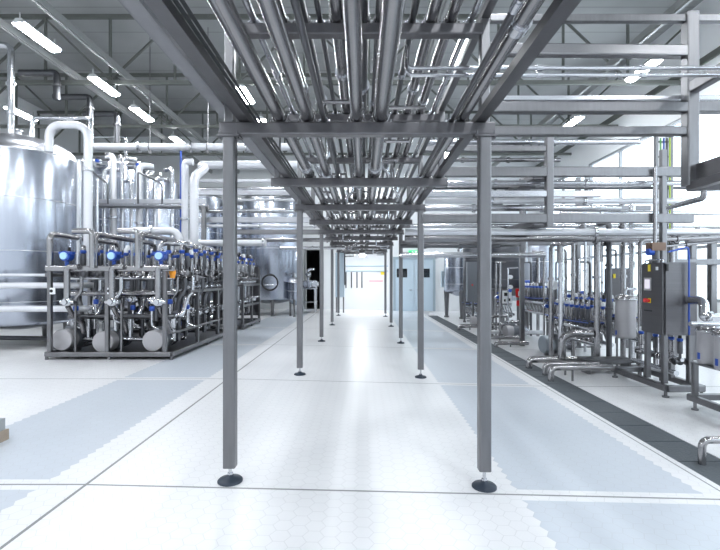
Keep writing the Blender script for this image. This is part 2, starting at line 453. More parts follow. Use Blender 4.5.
lamps = [((-6.75,9.35,6.55),'lit ceiling lamp nearest the camera in the row over the big tank'),
 ((-6.75,11.75,6.55),'second lit ceiling lamp in the row running back from the big tank'),
 ((-6.75,13.75,6.55),'third lit ceiling lamp in the row running back from the big tank'),
 ((-6.75,16.5,6.55),'farthest lit ceiling lamp in the row running back from the big tank'),
 ((-10.4,13.7,6.55),'lit ceiling lamp just above the dome of the big tank'),
 ((-3.22,12.3,6.55),'lit ceiling lamp seen just inside the rack side beam on the left'),
 ((-3.22,14.7,6.55),'small lit ceiling lamp behind the left rack upright'),
 ((2.15,9.95,6.55),'lit ceiling lamp seen up between the rack pipes'),
 ((6.75,10.85,6.55),'lit ceiling lamp nearest the camera over the right machines'),
 ((6.75,14.5,6.55),'second lit ceiling lamp over the right machines, beside a rail'),
 ((-.32,10.4,6.5),'small bright lamp glimpsed between pipes of the rack'),
 ((-.03,20.7,2.60),'bright lamp hanging low at the far end under the rack'),
 ((-.05,21.6,6.5),'unseen ceiling lamp added behind the rack end to brighten the back wall'),  # unseen lamp added so the back wall comes out bright
 ((3.3,18.5,6.55),'ceiling lamp added before the double door to brighten the back wall'),  # added lamp, extra light for the rear end of the hall
 ((-3.6,19.6,6.5),'lit ceiling lamp above the manhole tank')]
for X in (-10.4,-6.75,-3.4,2.15,6.75):
    for Y in (-2.5, 1.0, 4.5):
        lamps.append(((X,Y,6.55),'lit ceiling lamp above and behind the camera, out of view'))
l0 = None
for loc, lb in lamps:
    if l0 is None: l0 = make_lamp(loc, lb, LG)
    else: dup(l0, loc, 0, lb, LG)

# ------------------------------------------------------------------ central pipe rack
XLP, XRP = -1.03, .94
rack = thing('pipe_rack', 'long steel pipe rack on slim posts running down the middle of the hall', 'pipe rack', (0,3.49,0))
ROWS = [3.49 + 3.85*i for i in range(5)]
CROSS = [3.49 + 1.925*i for i in range(-2, 10)]
for Y in ROWS:
    for X in (XLP, XRP):
        zf = fz(X)
        p = build(MB().rbeam((X,Y,zf+.115 if X < 0 else zf+.135),(X,Y,2.70),.093,.093), 'post', M['frame'], rack)
        build(MB().lathe([(.095,0),(.095,.012),(.085,.022),(.03,.038),(.022,.055)],(X,Y,zf),n=28), 'foot_pad', M['rubber'], p, 'round dark rubber foot')
        build(MB().cyl((X,Y,zf+.05),(X,Y,zf+.14),.013,n=12).cyl((X,Y,zf+.055),(X,Y,zf+.068),.022,n=6), 'threaded_rod', M['bright'], p)
        pl = MB().cbox((X,Y,2.692),.17,.12,.014)
        for s in (-1,1): pl.cyl((X+s*.068,Y-.04,2.67),(X+s*.068,Y-.04,2.73),.012,n=6)
        build(pl, 'head_plate', M['rack'], p)
for Y in CROSS:
    b = MB().rbeam((-1.10,Y,2.75),(1.01,Y,2.75),.095,.10); build(b, 'lower_cross_beam', M['rack'], rack)
    b = MB().rbeam((-1.0,Y,3.515),(.92,Y,3.515),.09,.09); build(b, 'upper_cross_beam', M['rack'], rack)
    for X in (XLP, XRP):
        build(MB().rbeam((X,Y,2.80),(X,Y,3.60),.075,.075), 'upright', M['frame'], rack)
Y0, Y1 = -.2, 21.2
for X0 in (-.95, .865):
    build(MB().beam((X0+.04,Y0,2.83),(X0+.04,Y1,2.83),.08,.06,[(-.04,-.03),(.04,-.03),(.04,.03),(.03,.03),(.03,-.02),(-.03,-.02),(-.03,.03),(-.04,.03)]), 'side_beam', M['rack'], rack)
for X0 in (XLP, XRP):
    build(MB().rbeam((X0,Y0,3.63),(X0,Y1,3.63),.07,.07), 'top_rail', M['rack'], rack)
# cable tray and cables at the left side
ct = MB().box(-1.17,-1.078,Y0,Y1,2.93,2.94).box(-1.175,-1.168,Y0,Y1,2.93,2.99).box(-1.08,-1.073,Y0,Y1,2.93,2.99)
build(ct, 'cable_tray', M['tray'], None, 'flat grey cable tray along the outer left edge of the pipe rack', 'cable tray')
for i, (x, z) in enumerate(((-.915,2.885),(-.89,2.905),(-.865,2.885),(-.842,2.90))):
    pts = [(x + .008*math.sin(k*1.3+i*2), Y0+k*.9, z + .006*math.cos(k*1.7+i)) for k in range(23)]
    build(MB().tube(pts,.011,bend=.3,n=7), 'cable', M['cable'], None, 'black cable lying inside the left side beam of the pipe rack', 'cable', 'black cables inside the left rack beam')
ORD = ['first','second','third','fourth','fifth','sixth','seventh','eighth','ninth','tenth','eleventh','twelfth','thirteenth']
def rack_pipe(X, r, zbeam, m, label, ya, yb, fittings, group):
    z = zbeam + r
    bnd = MB().tube([(X,ya,z),(X,yb,z)], r, n=18)
    o = build(bnd, 'rack_pipe', M[m], None, label, 'pipe', group)
    for Y in CROSS:
        if ya < Y < yb and Y > 1:
            c = MB().torus((X,Y,z),(0,1,0),r+.007,.007,18,6)
            c.cyl((X-r-.02,Y,zbeam-.03),(X-r-.02,Y,zbeam+.03),.008,n=6).cyl((X+r+.02,Y,zbeam-.03),(X+r+.02,Y,zbeam+.03),.008,n=6)
            build(c, 'pipe_clamp', M['bright' if r < .03 else 'pipe'], o)
    for Y in fittings:
        if ya < Y < yb:
            f = MB().cyl((X,Y-.03,z),(X,Y+.03,z),r*1.35,n=18).cyl((X,Y-.05,z),(X,Y+.05,z),r*1.15,n=18)
            build(f, 'pipe_coupling', M['bright'], o)
    return o
LOW = [(-.645,.052,'pipe','thick steel'),(-.43,.046,'pipe','thick steel'),(-.30,.02,'dpipe','thin dull steel'),
       (-.05,.045,'pipe','thick steel'),(.138,.056,'pipe','thickest steel'),(.685,.018,'dpipe','thin dull steel'),(.765,.04,'pipe','steel')]
for i, (X, r, m, nm) in enumerate(LOW):
    ya = 4.2 if nm.startswith('thin bright') and X > 0 and X < .5 else -.2
    rack_pipe(X, r, 2.80, m, '%s pipe, %s from the left on the lower tier of the pipe rack' % (nm, ORD[i]), ya, 21-.3*i, (1.0+.2*i, 5.1+.3*(i % 4), 9.3+.4*(i % 3), 13.6), 'pipes on the lower tier of the rack')
UP = [(-.84,.028,'bright','thin bright'),(-.63,.042,'pipe','steel'),(-.47,.05,'dpipe','dull steel'),(-.33,.022,'dpipe','thin dull'),(-.20,.055,'pipe','thick steel'),
      (-.02,.066,'dpipe','wide dull'),(.13,.038,'pipe','steel'),(.25,.035,'dpipe','dull steel'),(.38,.028,'dpipe','thin dull'),(.53,.046,'pipe','steel'),(.68,.044,'pipe','steel'),(.83,.026,'bright','thin bright')]
for i, (X, r, m, nm) in enumerate(UP):
    rack_pipe(X, r, 3.56, m, '%s pipe, %s from the left on the upper tier of the pipe rack' % (nm, ORD[i]), -.2, 20.8-.25*(i % 5), (2.6+.12*(i % 5), 4.4+.35*(i % 4), 8.0+.3*i), 'pipes on the upper tier of the rack')
# valves and drops hanging between the tiers
def pipe(pts, r, label, m='pipe', group=None, name='steel_pipe', bend=None, fit=(), n=10, cat='pipe'):
    mb = MB().tube(pts, r, bend, n)
    o = build(mb, name, M[m], None, label, cat, group)
    for k, frac in fit:
        a, b_ = Vector(pts[k]), Vector(pts[k+1]); c = a.lerp(b_, frac); dd = (b_-a).normalized()
        build(MB().cyl(c-dd*.025, c+dd*.025, r*1.45, n=14), 'flange', M['bright' if m in ('clad','bright') else m], o)
    return o
drops = [(-.47,6.1,'left of the rack centre, nearest the camera'),(.25,6.5,'right of the rack centre, nearest the camera'),(-.2,8.6,'near the rack centre beyond the second posts'),
         (.53,8.2,'near the right rack beam beyond the second posts'),(-.63,10.4,'near the left rack beam before the third posts'),(.13,10.1,'near the rack centre before the third posts'),(.68,12.2,'near the right rack beam beyond the third posts'),(-.33,13.4,'left of the centre far down the rack')]
for i, (X, Y, wh) in enumerate(drops):
    X2 = X + (.13 if i % 2 else -.13)
    pipe([(X,Y,3.62),(X,Y,3.24),(X2,Y+.02,3.1),(X2,Y+.6,3.1),(X2,Y+.6,3.4)], .024, 'bent link pipe between the rack tiers, '+wh, 'bright', 'bent link pipes between the rack tiers', fit=((0,.5),))
for i, (X, Y) in enumerate(((-.2,4.6),(.42,4.75),(.3,6.9),(-.55,7.8),(.05,9.4),(.45,11.4),(-.2,12.3))):
    sl = -1 if i % 2 else 1
    pipe([(X-.25*sl,Y,3.40),(X+.2*sl,Y,3.40),(X+.2*sl,Y+.35,3.40),(X+.2*sl,Y+.35,3.15),(X-.1*sl,Y+.35,3.15)],.02,
         'short crossing pipe under the upper tier, %s from the camera end of the rack' % ORD[i], 'pipe', 'short crossing pipes under the upper tier', fit=((1,.5),))

# ------------------------------------------------------------------ tanks
def tank(loc, r, z0, z1, label, m='tank', dome=.34, legs=3, legz=None, manhole=None, group=None, a0=-PI/2, seams=(.2,.65), cone=.2, name='steel_tank', nozzle=True, legr=.07, rail=False):
    x, y, _ = loc
    zf = fz(x)
    t = thing(name, label, 'tank', (x,y,zf), group)
    prof = [(r*.25,z0-cone),(r*.9,z0-.03),(r*.985,z0),(r,z0+.05),(r,z1-.04),(r*.99,z1)]
    build(MB().lathe(prof,(x,y,0),n=56), 'shell', M[m], t)
    dp = [(r*1.005,z1-.035),(r*1.005,z1+.01)] + [(r*math.cos(a)*.995, z1+.01+dome*math.sin(a)) for a in [i*PI/2/7 for i in range(0,7)]] + [(.02, z1+.01+dome)]
    build(MB().lathe(dp,(x,y,0),n=56), 'domed_lid', M['dome' if m == 'tank' else m], t)
    for s in seams:
        zz = z0 + (z1-z0)*s
        build(MB().torus((x,y,zz),(0,0,1),r+.001,.008,56,6), 'weld_band', M['dome' if m == 'tank' else 'frame'], t)
    for i in range(legs):
        a = a0 + 2*PI*i/legs
        lx, ly = x + (r*.88)*math.cos(a), y + (r*.88)*math.sin(a)
        zg = fz(lx)
        l = build(MB().cyl((lx,ly,zg+.05),(lx,ly,z0+.04),legr*.6,legr,n=12), 'leg', M['frame'], t)
        build(MB().cyl((lx,ly,zg),(lx,ly,zg+.06),legr*.9,n=14), 'foot', M['frame'], l)
    if manhole:
        a, zm, R = manhole
        dx, dy = math.cos(a), math.sin(a)
        c = Vector((x+dx*r, y+dy*r, zm))
        d = Vector((dx,dy,0))
        h = build(MB().cyl(c-d*.1, c+d*.09, R, n=28), 'manhole', M['tank'], t)
        build(MB().torus(c+d*.09, d, R*1.02, .035, 28, 8), 'manhole_ring', M['black'], h)
        sd = Vector((-dy,dx,0))
        build(MB().cyl(c+d*.13-sd*R*.7-Vector((0,0,.1)), c+d*.13+sd*R*.9-Vector((0,0,.1)), .025, n=8), 'manhole_handle', M['bright'], h)
    if nozzle:
        n_ = MB().cyl((x,y-.1,z1+dome*.9),(x,y-.1,z1+dome+.16),.1,n=16).cyl((x,y-.1,z1+dome+.13),(x,y-.1,z1+dome+.17),.15,n=16)
        build(MB().cyl((x+r*.45,y-r*.3,z1+dome*.6),(x+r*.45,y-r*.3,z1+dome+.08),.06,n=12), 'vent_stub', M['bright'], t)
        build(n_, 'top_nozzle', M['bright'], t)
    if rail:
        q = MB().torus((x,y,z1+.42),(0,0,1),r*.82,.02,40,6)
        for i in range(8):
            a = PI/8 + i*PI/4
            q.cyl((x+r*.82*math.cos(a),y+r*.82*math.sin(a),z1+.08),(x+r*.82*math.cos(a),y+r*.82*math.sin(a),z1+.42),.016,n=6)
        build(q, 'guard_rail', M['bright'], t)
    return t
bigt = tank((-8.08,10.6,0), 1.18, .58, 4.42, 'huge shiny steel tank standing behind the valve skid, cut off by the left edge', legs=4, a0=-PI/2+.13, seams=(.13,.42,.72), dome=.46, legr=.10, cone=.16)
for zz, rr in ((1.62,.025),(1.36,.055),(.66,.06)):
    pass
tank((-8.1,14.5,0), 1.0, .7, 5.15, 'tall steel tank directly behind the big tank, with a flat bright lid', legs=3, dome=.25, seams=(.3,.6,.9))
tank((-8.0,17.1,0), .95, .7, 5.2, 'narrow tall steel tank behind the blue hose, third in the tank line', legs=3, dome=.25)
tank((-7.2,19.9,0), .95, .7, 5.1, 'farthest tall steel tank of the tank line, near the back wall', legs=3, dome=.25)
tank((-3.88,19.3,0), 1.25, .72, 4.9, 'tall steel tank with a round black-rimmed manhole near its foot', legs=4, a0=-PI/2+.2, dome=.3, manhole=(-PI/2+.12,1.42,.3), seams=(.5,.8), legr=.09)
tank((-5.75,21.1,0), .85, .7, 4.9, 'tall steel tank half hidden behind the first left post', legs=3, dome=.25)
tank((-2.75,18.25,0), .28, .7, 1.45, 'small steel vessel on three legs beside the manhole tank', legs=3, legr=.05, dome=.18, seams=(.5,), nozzle=True)
# horizontal pipes across the big tank
for k, (yy, r, lb) in enumerate(((275,.03,'thin pale pipe crossing the big tank, topmost of three'),(285.5,.062,'middle of three pale pipes crossing the big tank'),(309,.066,'lowest of three pale pipes crossing the big tank'))):
    p = W(52, yy, 9.05); q = W(-45, yy, 9.05)
    pipe([(q.x,9.12,q.z),(p.x+.45,9.12,p.z)] if k == 0 else [(q.x,9.12,q.z),(p.x+.35+.15*k,9.12,p.z),(p.x+.35+.15*k,9.9,p.z)], r, lb, 'clad', 'pale pipes across the big tank', fit=((0,.3),))

def P(*l): return [W(*q) for q in l]
# tall pipework beside and above the tanks
pipe(P((49,152,9.0),(49,125,9.0),(88,125,9.0),(88,275,9.0)), .078, 'fat arched pale pipe looping off the big tank and down its right side', 'clad', bend=.3, n=18, fit=((2,.3),(2,.7)))
pipe(P((11,143,10.2),(11,45,10.2)) + [W(11,45,10.2)+Vector((-2.4,0,0))], .07, 'tall bright pipe rising from the dome of the big tank', 'bright', fit=((0,.3),(0,.6)), n=14)
pipe(P((32,140,10.4),(32,118,10.4),(91,118,10.4)) + [Vector((W(91,240,10.4).x,10.4,fz(-6)))], .045, 'thin bright pipe looping over the arched pipe at the big tank', 'bright', n=12)
for i, (xa, xb, yt, yb_, Y, lb) in enumerate(((20,57,73,100,11.6,'square grey ventilation bend above the big tank, first of three'),(54,90,97,125,12.6,'square grey ventilation bend above the big tank, second of three'),(84,117,114,148,13.4,'square grey ventilation bend above the big tank, third of three'))):
    a, b_, c = W(xa,yt,Y), W(xb,yt,Y), W(xb,yb_,Y)
    d = MB().tube([a,b_,c], .085, bend=.12, n=14)
    o = build(d, 'ventilation_pipe', M['dpipe'], None, lb, 'duct', 'ventilation bends above the tanks')
    build(MB().cyl(b_+Vector((0,0,-.35)), b_+Vector((0,0,-.30)), .115, n=16), 'flange', M['frame'], o)
pipe([Vector((W(92,137,14.2).x,14.2,5.22))] + P((92,137,14.2),(126,137,14.2)) + [Vector((W(126,137,14.2).x,14.2,5.22))], .035, 'thin bright guard pipe standing over the second tank lid', 'bright')
wp = pipe(P((95,147,12.3),(297,147,12.3)), .10, 'fat white pipe running level across the tank tops', 'clad', n=18, fit=((0,.22),(0,.48),(0,.75)))
for x in (150, 208):
    c = W(x,147,12.3)
    build(MB().box(c.x-.03,c.x+.03,12.27,12.33,c.z-.18,c.z-.1).torus((c.x,12.3,c.z),(1,0,0),.108,.012,18,6).cyl((c.x,12.3,c.z+.1),(c.x,12.3,8.45),.012,n=6), 'hanger', M['frame'], wp)
pipe(P((185,276,11.3),(185,162,11.3),(193,162,11.3)), .085, 'white standing pipe beside the first left post, outer of two', 'clad', n=16, fit=((0,.5),))
pipe(P((194,282,10.9),(194,177,10.9)) + [W(200,168,11.2)+Vector((0,.4,.1)), W(200,165,11.7), W(300,165,11.7)], .105, 'fat white pipe rising then running level behind the first left post', 'clad', bend=.2, n=18, fit=((3,.3),(3,.8)))
pipe(P((201,181,11.6),(300,181,11.6)), .05, 'slim white pipe below the fat white level pipe', 'clad', n=12)
pipe(P((134,231,10.2),(179,231,10.2),(179,264,10.2)), .085, 'white pipe with a down-turned elbow above the valve skid', 'clad', n=16, fit=((0,.4),))
pipe(P((79,160,9.4),(79,285,9.4)), .05, 'bright standing pipe between the big tank and the arched pipe', 'bright', n=12)
pipe(P((97,178,12.0)) + [Vector((W(97,260,12.0).x,12.0,fz(-6)))], .05, 'bright standing pipe left of the second tank', 'bright', n=12)
for i, (x, yt, Y, r, m) in enumerate(((104,168,11.8,.06,'bright'),(113,156,12.1,.085,'clad'),(122,158,12.0,.06,'bright'),(131,180,12.4,.05,'bright'),(139,165,12.9,.09,'clad'),(147,172,12.6,.05,'bright'),(155,178,13.2,.07,'bright'),(172,168,13.6,.06,'bright'))):
    Y = 13.1 + .08*(i % 4); a = W(x,yt,Y); b_ = Vector((a.x,Y,fz(a.x)))
    dx_ = .3 if i % 2 == 0 else -.3
    pipe([a+Vector((dx_,.25,0)), a+Vector((0,.02,0)), b_], r, '%s standing pipe from the left before the row of tall tanks' % ORD[i], m, 'standing pipes before the tall tanks', n=12, fit=((1,.35),))
pipe(P((181,150,13.3)) + [Vector((W(181,232,13.3).x,13.3,.05))], .03, 'upright blue hose hanging beside the white standing pipes', 'blue', name='blue_hose', cat='hose')
for i,(x,y,Y) in enumerate(((99,163,13.2),(139,167,13.3))):
    c = W(x,y,Y)
    t = MB().ball(c,.16,16).cyl(c+Vector((-.3,0,.02)),c+Vector((.3,0,.02)),.1,n=14)
    o = build(t,'tank_valve',M['bright'],None,('round bright valve' if i==0 else 'second round bright valve')+(' at the shoulder of the second tank' if i==0 else ' at the shoulder of the third tank'),'valve')
    build(MB().cyl(c+Vector((.05,-.1,.02)),c+Vector((.05,-.2,.02)),.05,n=12),'blue_cap',M['blue'],o,'blue cap')
# catwalk in front of the tanks
Yk = 12.75
a, b_ = W(88,204,Yk), W(206,204,Yk)
cw = thing('catwalk', 'pale steel catwalk crossing before the tall tanks, above the valve skid', 'catwalk', (a.x,Yk+.1,0))
build(MB().rbeam((a.x,Yk,a.z+.07),(b_.x,Yk,a.z+.07),.06,.13), 'edge_beam', M['galv'], cw)
build(MB().box(a.x,b_.x,Yk+.03,Yk+.21,a.z-.08,a.z-.05), 'deck', M['frame'], cw)
build(MB().rbeam((a.x,Yk+.22,a.z-.02),(b_.x,Yk+.22,a.z-.06),.06,.12), 'edge_beam', M['galv'], cw)
for x in (a.x+.1, b_.x-.1):
    build(MB().rbeam((x,Yk+.11,fz(x)),(x,Yk+.11,a.z-.08),.12,.12), 'post', M['frame'], cw)
for x0, x1 in ((92,108),(138,162)):
    p = W(x0,172,Yk-.05); q = W(x1,184,Yk-.05)
    hr = MB().tube([(p.x,Yk-.05,a.z),p,q,(q.x,Yk-.05,a.z)], .025, n=8)
    build(hr, 'sloped_handrail', M['dpipe'], cw)

# ------------------------------------------------------------------ shared valve and pump meshes
def valve_meshes():
    d = {}
    z = Vector((0,0,0))
    d['body'] = MB().ball((0,0,.06),.065,14).cyl((-.11,0,.06),(.11,0,.06),.04,n=12).cyl((-.11,0,.06),(-.095,0,.06),.06,n=12).cyl((.095,0,.06),(.11,0,.06),.06,n=12).cyl((0,0,.1),(0,0,.2),.025,n=8).cyl((-.03,-.03,.12),(-.03,-.03,.22),.008,n=6).cyl((.03,.03,.12),(.03,.03,.22),.008,n=6).lathe([(.03,.2),(.042,.205),(.044,.22),(.044,.40),(.04,.42),(.02,.425)],(0,0,0),n=16).mesh('valve', M['pipe'])
    d['head'] = MB().lathe([(.03,.42),(.042,.425),(.05,.435),(.05,.47),(.042,.48)],(0,0,0),n=16).mesh('control_head', M['blue'])
    d['cap'] = MB().lathe([(.04,.48),(.042,.53),(.034,.56),(.015,.57)],(0,0,0),n=16).mesh('head_cap', M['white'])
    d['bcap'] = MB().lathe([(.03,.48),(.026,.56),(.02,.585),(.012,.59)],(0,0,0),n=16).mesh('head_cap', M['black'])
    d['scap'] = MB().lathe([(.04,.48),(.04,.55),(.028,.57),(.012,.575)],(0,0,0),n=16).mesh('head_cap', M['pipe'])
    d['dbody'] = d['body'].copy(); d['dbody'].materials[0] = M['dpipe']
    d['lever'] = MB().tube([(0,0,.0),(0,-.04,.05),(.0,-.16,.10)],.016,n=8).ball((0,0,0),.045,12).cyl((-.09,0,0),(.09,0,0),.028,n=10).mesh('lever_valve', M['bright'])
    d['bighead'] = MB().cyl((0,-.08,0),(0,.08,0),.095,n=24).cyl((0,0,-.25),(0,0,-.08),.035,n=10).box(-.13,.13,-.05,.05,.03,.08).mesh('position_controller', M['blue'])
    d['bigface'] = MB().cyl((0,-.115,0),(0,-.08,0),.068,n=24).mesh('dial_cover', M['lblue'])
    d['flow'] = MB().lathe([(.035,0),(.075,.01),(.085,.04),(.085,.12),(.075,.15),(.035,.16)],(0,0,0),n=20).cyl((-.13,0,.08),(.13,0,.08),.045,n=14).cyl((0,-.12,.08),(0,.0,.08),.05,n=14).mesh('flow_valve', M['bright'])
    return d
V = valve_meshes()
def valve(root, loc, rz=0, s=1.0):
    h = int(abs(loc[0]*37+loc[1]*91+loc[2]*53)) % 5
    o = place(V['dbody' if h < 2 else 'body'], 'valve', root, loc, rz); o.scale = (s,s,s)
    for nm, k in (('control_head','head'),('head_cap',('bcap','scap','cap','bcap','scap')[h])):
        c = bpy.data.objects.new(nm, V[k]); COL.objects.link(c); c.parent = o
    return o
def bighead(root, loc):
    o = place(V['bighead'], 'position_controller', root, loc)
    c = bpy.data.objects.new('dial_cover', V['bigface']); COL.objects.link(c); c.parent = o; c['label'] = 'pale blue dial cover'
    return o
def pump(root, c, r, L, d=(0,1,0), cover='cap'):
    c, d = Vector(c), Vector(d).normalized()
    m = MB().cyl(c + d*.05, c + d*L, r*.94, n=28)
    for i in range(9): m.cyl(c+d*(L*.35+i*L*.06), c+d*(L*.35+i*L*.06+.012), r*.99, n=28)
    m.cbox(c + d*L*.55 + Vector((0,0,r*.95)), r*.8, r*.8, r*.5)
    o = build(m, 'pump_motor', M['motor'], root)
    build(MB().cyl(c-d*.02, c, r*.95, r, n=32).cyl(c, c+d*(.10+L*.2), r, n=32), 'end_cover', M[cover], o, 'light grey round motor cover' if cover == 'cap' else 'blue-grey round motor cover')
    build(MB().cyl(c+d*L, c+d*(L+.12), r*.6, n=20).cyl(c+d*(L+.12), c+d*(L+.22), r*.95, n=24).cyl(c+d*(L+.22),c+d*(L+.34),r*.35,n=14), 'pump_head', M['bright'], o)
    for k in (.25, .8):
        build(MB().cbox(c+d*L*k+Vector((0,0,-r*.5-.05)), .14, .08, r+.06), 'pump_foot', M['frame'], o)
    return o

# ------------------------------------------------------------------ valve skid at the left
A = G(49,359); B = G(168,361)
Yf = 8.55
zf = .05
def skid(x0, x1, ya, yb, label, front=True, seed=1):
    rnd = random.Random(seed)
    t = thing('valve_skid', label, 'valve skid', ((x0+x1)/2, ya, zf))
    zb0, zb1 = zf+.06, zf+.15
    for y in (ya, yb): build(MB().rbeam((x0,y,zb0+.04),(x1,y,zb0+.04),.09,.09), 'base_rail', M['frame'], t)
    for x in (x0, x1): build(MB().rbeam((x,ya,zb0+.04),(x,yb,zb0+.04),.09,.09), 'base_rail', M['frame'], t)
    build(MB().box(x0+.05,x1-.05,ya+.05,yb-.05,zb0+.0,zb0+.02), 'drip_tray', M['dpipe'], t)
    n = 0
    for y in (ya, (ya+yb)/2, yb):
        for x in (x0, (x0+x1)/2, x1):
            build(MB().cyl((x,y,zf),(x,y,zb0),.03,n=10), 'foot', M['frame'], t)
    ztop = 1.78
    return t, rnd, zb1, ztop
x0, x1, ya, yb = A.x, B.x, Yf, 12.6
sk, rnd, zb1, ztop = skid(x0, x1, ya, yb, 'open steel frame packed with valves and three round pump motors, left of the posts')
for px_, top in ((50,ztop+.02),(107.5,ztop),(165,ztop+.05)):
    x = (px_-VX)/F*ya
    build(MB().rbeam((x,ya,zb1),(x,ya,top),.075,.075), 'post', M['frame'], sk)
for px_ in (75,121):
    x = (px_-VX)/F*ya
    build(MB().rbeam((x,ya+.02,zb1),(x,ya+.02,1.12),.035,.035), 'thin_post', M['frame'], sk)
for y in (9.9, 11.25, 12.55):
    build(MB().rbeam((x1,y,zb1),(x1,y,1.35 if y < 12 else 1.95),.07,.07), 'post', M['frame'], sk)
    build(MB().rbeam((x0,y,zb1),(x0,y,ztop),.07,.07), 'post', M['frame'], sk)
build(MB().rbeam((x0,ya,ztop),(x1+.05,ya,ztop),.09,.10), 'top_rail', M['pipe'], sk)
build(MB().rbeam((x0,ya+.0,1.66),(x0,yb,1.66),.07,.07), 'top_rail', M['frame'], sk)
build(MB().rbeam((x1,ya+.9,1.32),(x1,yb,1.32),.06,.06), 'side_rail', M['frame'], sk)
build(MB().rbeam((x1,ya+.05,.55),(x1,yb,.55),.04,.04), 'side_rail', M['frame'], sk)
build(MB().box(x1-.55,x1-.02,yb-.03,yb+.03,.3,2.0), 'end_panel', M['cab'], sk, 'dark upright end panel')
def sp(pts, r, m='pipe', bend=None, n=10):
    return build(MB().tube(pts, r, bend, n), 'skid_pipe', M[m], sk)
def wx(px_, Y=ya): return (px_-VX)/F*Y
def wz(py, Y=ya): return CH + (VY-py)/F*Y
# bent header pipes over the frame
for pa, pb, Yb in ((50,104,10.9),(95,143,10.9),(140,183,10.7)):
    xa = wx(pa); zt = wz(234)
    sp([(xa,ya,wz(266)),(xa,ya,zt),(xa,Yb,zt),(xa,Yb,zt-.75)], .055, 'pipe', bend=.12, n=14)
for pa in (76, 121):
    xa = wx(pa); xb = wx(pa+19); zt = wz(233)
    sp([(xa,ya-.08,zt+.03),(xb,ya-.08,zt+.03),(xb,ya-.08,wz(268))], .055, 'pipe', bend=.1, n=14)
for pa in (67, 112, 158):                        # front down pipes with flow valves and pump loops
    xa = wx(pa, ya-.08)
    sp([(xa+.22,ya-.08,wz(267)),(xa,ya-.08,wz(267)),(xa,ya-.08,wz(300))], .055, 'pipe', bend=.08, n=14)
    o = place(V['flow'], 'flow_valve', sk, (xa,ya-.06,wz(306)))
    sp([(xa,ya-.06,wz(306)),(xa,ya+.1,wz(316)),(xa+.05,ya+.25,wz(322)),(xa+.05,ya+.35,wz(335))], .045, 'pipe')
    sp([(xa+.02,ya+.55,wz(345)),(xa+.02,ya+.55,wz(318)),(xa+.2,ya+.55,wz(318)),(xa+.2,ya+.75,wz(300))], .05, 'bright', bend=.09, n=12)
for cx_, cy_ in ((62,340),(103,342),(153,341)):
    c = W(cx_,cy_,ya+.16); pump(sk, (c.x,ya+.16,c.z), .205, .55)
for i, px_ in enumerate((67,114,161)):
    c = W(px_,256,ya+.1); bighead(sk, c)
    build(MB().cyl((c.x,c.y,ztop-.02),(c.x,c.y,c.z-.2),.05,n=12), 'valve_stem', M['pipe'], sk)
for j, y in enumerate((ya+.35, ya+.8, ya+1.3, ya+1.9, ya+2.5, ya+3.1)):
    for i in range(8):
        x = x0 + .2 + i*(x1-x0-.4)/7 + (.08 if j % 2 else 0)
        if j < 5 or i > 2: valve(sk, (x, y, 1.62 + .03*(j % 2)), rz=(PI/2 if (i+j) % 3 == 0 else 0), s=1.0 + .1*(i % 2))
for j, y in enumerate((ya+.5, ya+1.1, ya+1.7, ya+2.4, ya+3.2)):   # headers across at three levels, and their risers
    for k, (z, r) in enumerate(((1.60,.035),(1.25,.05),(.78,.05),(.36,.04))):
        zz = z + .05*math.sin(j*2+k)
        sp([(x0+.1,y,zz),(x1-.15,y,zz)], r, ('bright','pipe','dpipe')[(j+k) % 3], n=12)
for i in range(11):
    x = x0 + .28 + i*.2
    j = i % 4
    y = ya + .42 + .3*j
    sp([(x,y,.35+.2*(i % 3)),(x,y,1.2),(x+.09,y+.05,1.32),(x+.09,y+.05,1.62)], .032 + .008*(i % 3), ('pipe','bright','dpipe')[i % 3])
    place(V['flow'], 'flow_valve', sk, (x,y-.02,.62+.23*(i % 3)), (i % 2)*PI/2)
for k in range(4):  # dark pipe rows and blocks added to deepen the skid's shadowed inside
    for i in range(9):
        x = x0 + .2 + i*.25 + .1*(k % 2); y = ya + .75 + k*.75
        sp([(x,y,.3),(x,y,1.0+.1*(i % 3)),(x+.1*((i % 3)-1),y+.08,1.12+.1*(i % 3)),(x+.1*((i % 3)-1),y+.08,1.6)], .045, 'dpipe', n=8)
        if i % 2 == k % 2:
            build(MB().cyl((x,y-.14,.66+.1*(i % 3)),(x,y+.1,.66+.1*(i % 3)),.085,n=16).cbox((x,y,.66+.1*(i % 3)),.2,.1,.1), 'dark_filler_block', M['black' if i % 4 else 'dpipe'], sk)
for i in range(9):
    x = x0 + .35 + i*.25; y = ya + .32 + .25*(i % 3); z = .95 + .12*(i % 2)
    build(MB().lathe([(.03,0),(.05,.01),(.05,.09),(.03,.1)],(x,y,z),n=14), 'blue_cap', M['blue'], sk, 'small blue valve cap')
    sp([(x,y,z),(x,y,z-.3),(x+.15,y,z-.36)], .022, 'bright')
for px_ in (50,107.5):
    c = W(px_+1,291,ya-.06); build(MB().cbox((c.x+.02,ya-.045,c.z),.10,.015,.12), 'tag_plate', M['white'], sk, 'small white tag with a black dot')
    build(MB().cyl((c.x+.0,ya-.058,c.z),(c.x+.0,ya-.05,c.z),.03,n=12), 'tag_dot', M['black'], sk)
c = W(172.5,274,ya+.15)
build(MB().lathe([(.05,-.08),(.05,-.02),(.062,.0),(.062,.05),(.045,.085),(.01,.1)],c,n=18), 'beacon', M['orange'], sk, 'orange beacon lamp')
build(MB().cyl((c.x,c.y,1.3),(c.x,c.y,c.z-.07),.018,n=8), 'beacon_stem', M['frame'], sk)
